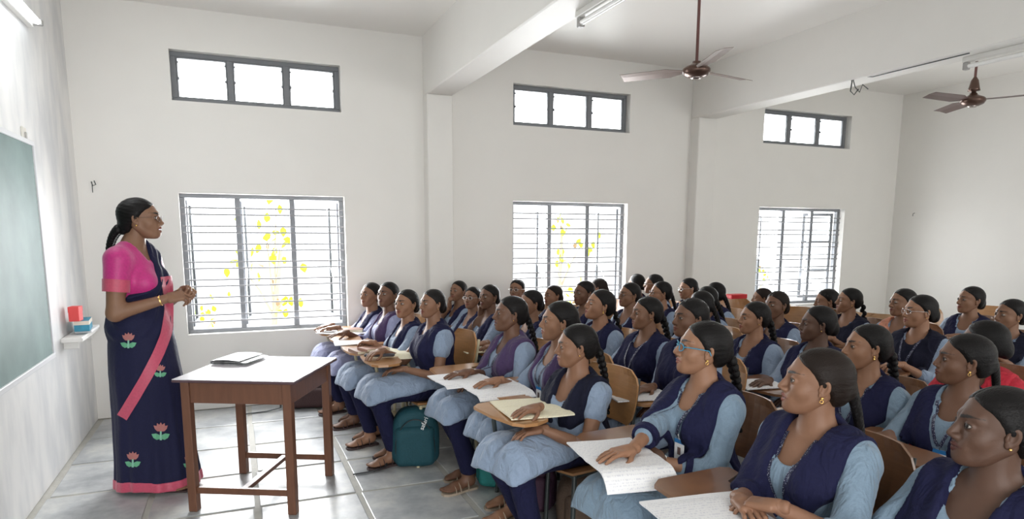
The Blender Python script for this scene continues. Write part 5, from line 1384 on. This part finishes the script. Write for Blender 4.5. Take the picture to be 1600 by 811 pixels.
for i, (n_, x, y, h, d, bt, at, pit, sk, opt, who, label) in enumerate(ST):
    p = atd(x, y, d); sc = min(1.02, max(.86, h*d/CF/.215))
    r = ray(x, y)[:2]; r = r/np.linalg.norm(r); l = np.array([-r[1], r[0]]); a = math.radians(at); fv_ = -r*math.cos(a)+l*math.sin(a)
    rs = random.Random(n_); sk_ = np.array(SK[sk])*rs.uniform(.92, 1.08)
    lod = 0 if d < 2.9 else 1 if d < 4.2 else 2 if d < 5.3 else 3
    cfg = dict(n=n_, lod=lod, hs=sc, head=tuple(p), byaw=math.radians(180+bt), hyaw=math.atan2(fv_[1], fv_[0]), hpit=pit, hroll=rs.uniform(-.04, .04),
               skin=tuple(sk_), label=label, group='seated students', var=dict(variants[i % 4], gaze=(.24, .05), **({'bindi': 1} if n_ in ('D', 'h2', 'h1', 'c2', 'a3') else {})), trousers=1 if lod <= 1 or n_[0] == 'a' else 0)
    cfg.update(opt)
    o = seated(cfg); PEOPLE[n_] = o
    col = KIND[n_[0]]
    if n_ in ('bg', 'D', 'E'): col = 'dark'
    chair(col, o.location.x, o.location.y, o.rotation_euler.z, 'writing chair of the '+who)
    if cfg.get('feet'):
        sm_ = mat('dark_sandal', (.05, .03, .03), .6) if n_[0] == 'a' else mat('buff_sandal', (.36, .29, .22), .6)
        for s in (1, -1):
            ax, ay_ = (.33 if s > 0 else .24)-.005, s*.085*.9
            sd = MB(); R_ = rotz(s*.12); M4 = mtx(R_, (ax, ay_, 0))
            poly = [(-.045, -.028), (-.03, -.036), (.06, -.034), (.11, -.046), (.16, -.038), (.188, -.01), (.188, .022), (.165, .042), (.11, .044), (.04, .032), (-.03, .032), (-.048, .02)]
            v = poly_prism(poly, 0, .013); sd.add(xf(M4, v.v[0]), v.f[0].tolist()+v.f[1].tolist())
            for tx, zt in ((.085, .055), (.115, .043), (.03, .075)):
                t = np.linspace(0, math.pi, 9); wv = .045 if tx > .05 else .038
                sd.tube(xf(M4, np.array([(tx, wv*math.cos(q), .008+(zt-.008)*math.sin(q)**.8) for q in t])), .010, 6, flat=(1, .25))
            sd.build('sandal', sm_, o)
    if cfg.get('watch'):
        me = o
# empty chairs at the back
def chair_px(kind, x, y, z, d, turn, label):
    p = atd(x, y, d); chair(kind, p[0], p[1], math.radians(180+turn), label)
chair_px('pale', 1345, 478, 0, 5.4, 40, 'empty chair with sunlit back beside the right edge of the third window')
chair_px('pale', 1376, 488, 0, 5.3, 15, 'empty curved-back chair between the third window and orange scarf')
chair_px('warm', 1236, 500, 0, 5.9, 20, 'empty chair right of the brown-haired student under the third window')
chair_px('warm', 1158, 482, 0, 6.6, 70, 'empty chair on the left of the third window, red box on its back')
chair_px('pale', 1467, 485, 0, 5.9, 70, 'empty pale chair seen edge-on right of the silver glasses')
chair_px('warm', 1545, 480, 0, 6.0, 30, 'empty chair behind the student with parted lips')

# ------------------------------------------------------------------ books and papers
notebook((915, 721), (1021, 711), .20, .22, .95, PW, 'open notebook draped over the near edge of the pad of the blue-glasses student', flat=.11)
notebook((778, 640), (872, 632), .13, .20, .30, PC, 'open cream notebook under the hand of the short-sleeved student', flat=.17)
notebook((731, 611), (815, 603), .17, .19, .55, PW, 'open white notebook in front of the partly hidden plum-scarf student', flat=.12)
notebook((681, 597), (757, 589), .14, .17, .45, PW, 'open white notebook of the braided student in plum', flat=.12)
notebook((573, 553), (640, 549), .16, .17, .6, PC, 'pale notebook drooping from the pad behind the teal backpack', flat=.10)
notebook((523, 540), (585, 537), .16, .02, 0, PW, 'white papers on the pad of the faded-lilac student')
notebook((498, 520), (560, 524), .22, .05, 0, PW, 'white papers on the pad nearest the first window')
notebook((1003, 790), (1150, 775), .02, .22, .05, PW, 'large written notebook lying before the clasped hands', z=.682, flat=.2)
notebook((955, 622), (1045, 618), .12, .10, .1, PW, 'white pages on the pad of the wide-eyed student', flat=.09)
notebook((1150, 604), (1215, 600), .12, .10, .1, PW, 'white pages under the hand of the very dark student', flat=.09)
notebook((722, 549), (775, 546), .14, .12, .1, PC, 'cream open book behind the braided student in plum', flat=.1)
notebook((700, 528), (742, 526), .14, .10, .0, PW, 'white pages on the pad of the student leaning her cheek')
def book(px, z, s, rz, m, label, th=.02):
    p = atz(*px, z); b = empty('book', tuple(p), rz); tag(b, label, 'book', 'closed books on the pads')
    mb = MB(); mb.box((-s[0]/2, -s[1]/2, 0), (s[0]/2, s[1]/2, .002)); mb.box((-s[0]/2, -s[1]/2, th-.002), (s[0]/2, s[1]/2, th)); mb.box((-s[0]/2-.001, -s[1]/2, 0), (-s[0]/2+.003, s[1]/2, th)); mb.build('cover', m, b)
    MB().box((-s[0]/2+.003, -s[1]/2+.003, .002), (s[0]/2-.003, s[1]/2-.003, th-.002)).build('pages', papercream, b); return b
brownbook = mat('brown_book_cover', (.22, .10, .055), .5)
book((577, 549), .680, (.24, .17), .2, brownbook, 'brown covered book, lower one of two beside the folded hands')
book((583, 546), .701, (.17, .13), .35, mat('rose_book_cover', (.40, .22, .16), .5), 'smaller pinkish book lying on the lower brown book', .016)
book((548, 519), .681, (.20, .15), -.2, brownbook, 'brown book on the white papers nearest the first window', .03)
pc = atz(593, 557, .695); pcs = MB(); pcs.bbox((-.10, -.022, 0), (.10, .022, .018), .008); o = pcs.build('pencil_pouch', mat('black_pouch', (.03, .03, .04), .35)); o.location = pc; o.rotation_euler = (0, 0, -.3); tag(o, 'slim black pouch lying on the drooping pale notebook', 'pouch')
rb = atd(1150, 472, 6.6); o = MB().bbox((-.10, -.05, 0), (.10, .05, .045), .006).build('red_box', mat('red_plastic', (.6, .01, .02), .4)); o.location = (rb[0], rb[1], .86); tag(o, 'flat red box at the back left of the third window', 'box')

# ------------------------------------------------------------------ bags on the floor
def bag_at(px, *a, **k): p = atz(*px, 0); return backpack('backpack', (p[0], p[1], 0), *a, **k)
p = atz(648, 716, 0); backpack('backpack', (p[0]-.02, p[1]-.10, 0), (.31, .17, .40), math.radians(-14), (.004, .055, .075), 'teal backpack with small white lettering standing on the floor', text='safari')
p = atz(583, 668, 0); backpack('backpack', (p[0], p[1]+.10, 0), (.16, .12, .30), math.radians(20), (.12, .03, .045), 'small maroon bag on the floor behind the first student legs', detail=False)
p = atz(490, 638, 0); backpack('backpack', (p[0], p[1]+.10, 0), (.42, .2, .26), math.radians(-10), (.05, .022, .022), 'dark brown bag lying by the wall beyond the table legs')
p = atz(752, 772, 0); backpack('cloth_bag', (p[0]+.12, p[1]+.12, 0), (.20, .12, .24), math.radians(-30), (.02, .20, .19), 'sea-green cloth bag on the floor behind tucked feet', detail=False)
p = atz(820, 811, 0); backpack('backpack', (p[0]+.10, p[1]+.12, 0), (.26, .14, .30), math.radians(-25), (.05, .018, .04), 'dark plum bag under the short-sleeved student', detail=False)
p = atz(905, 835, 0); backpack('backpack', (p[0]+.05, p[1]+.02, 0), (.30, .18, .34), math.radians(-20), (.13, .085, .06), 'brown backpack on the floor below the hanging blue tunic hem', detail=False)
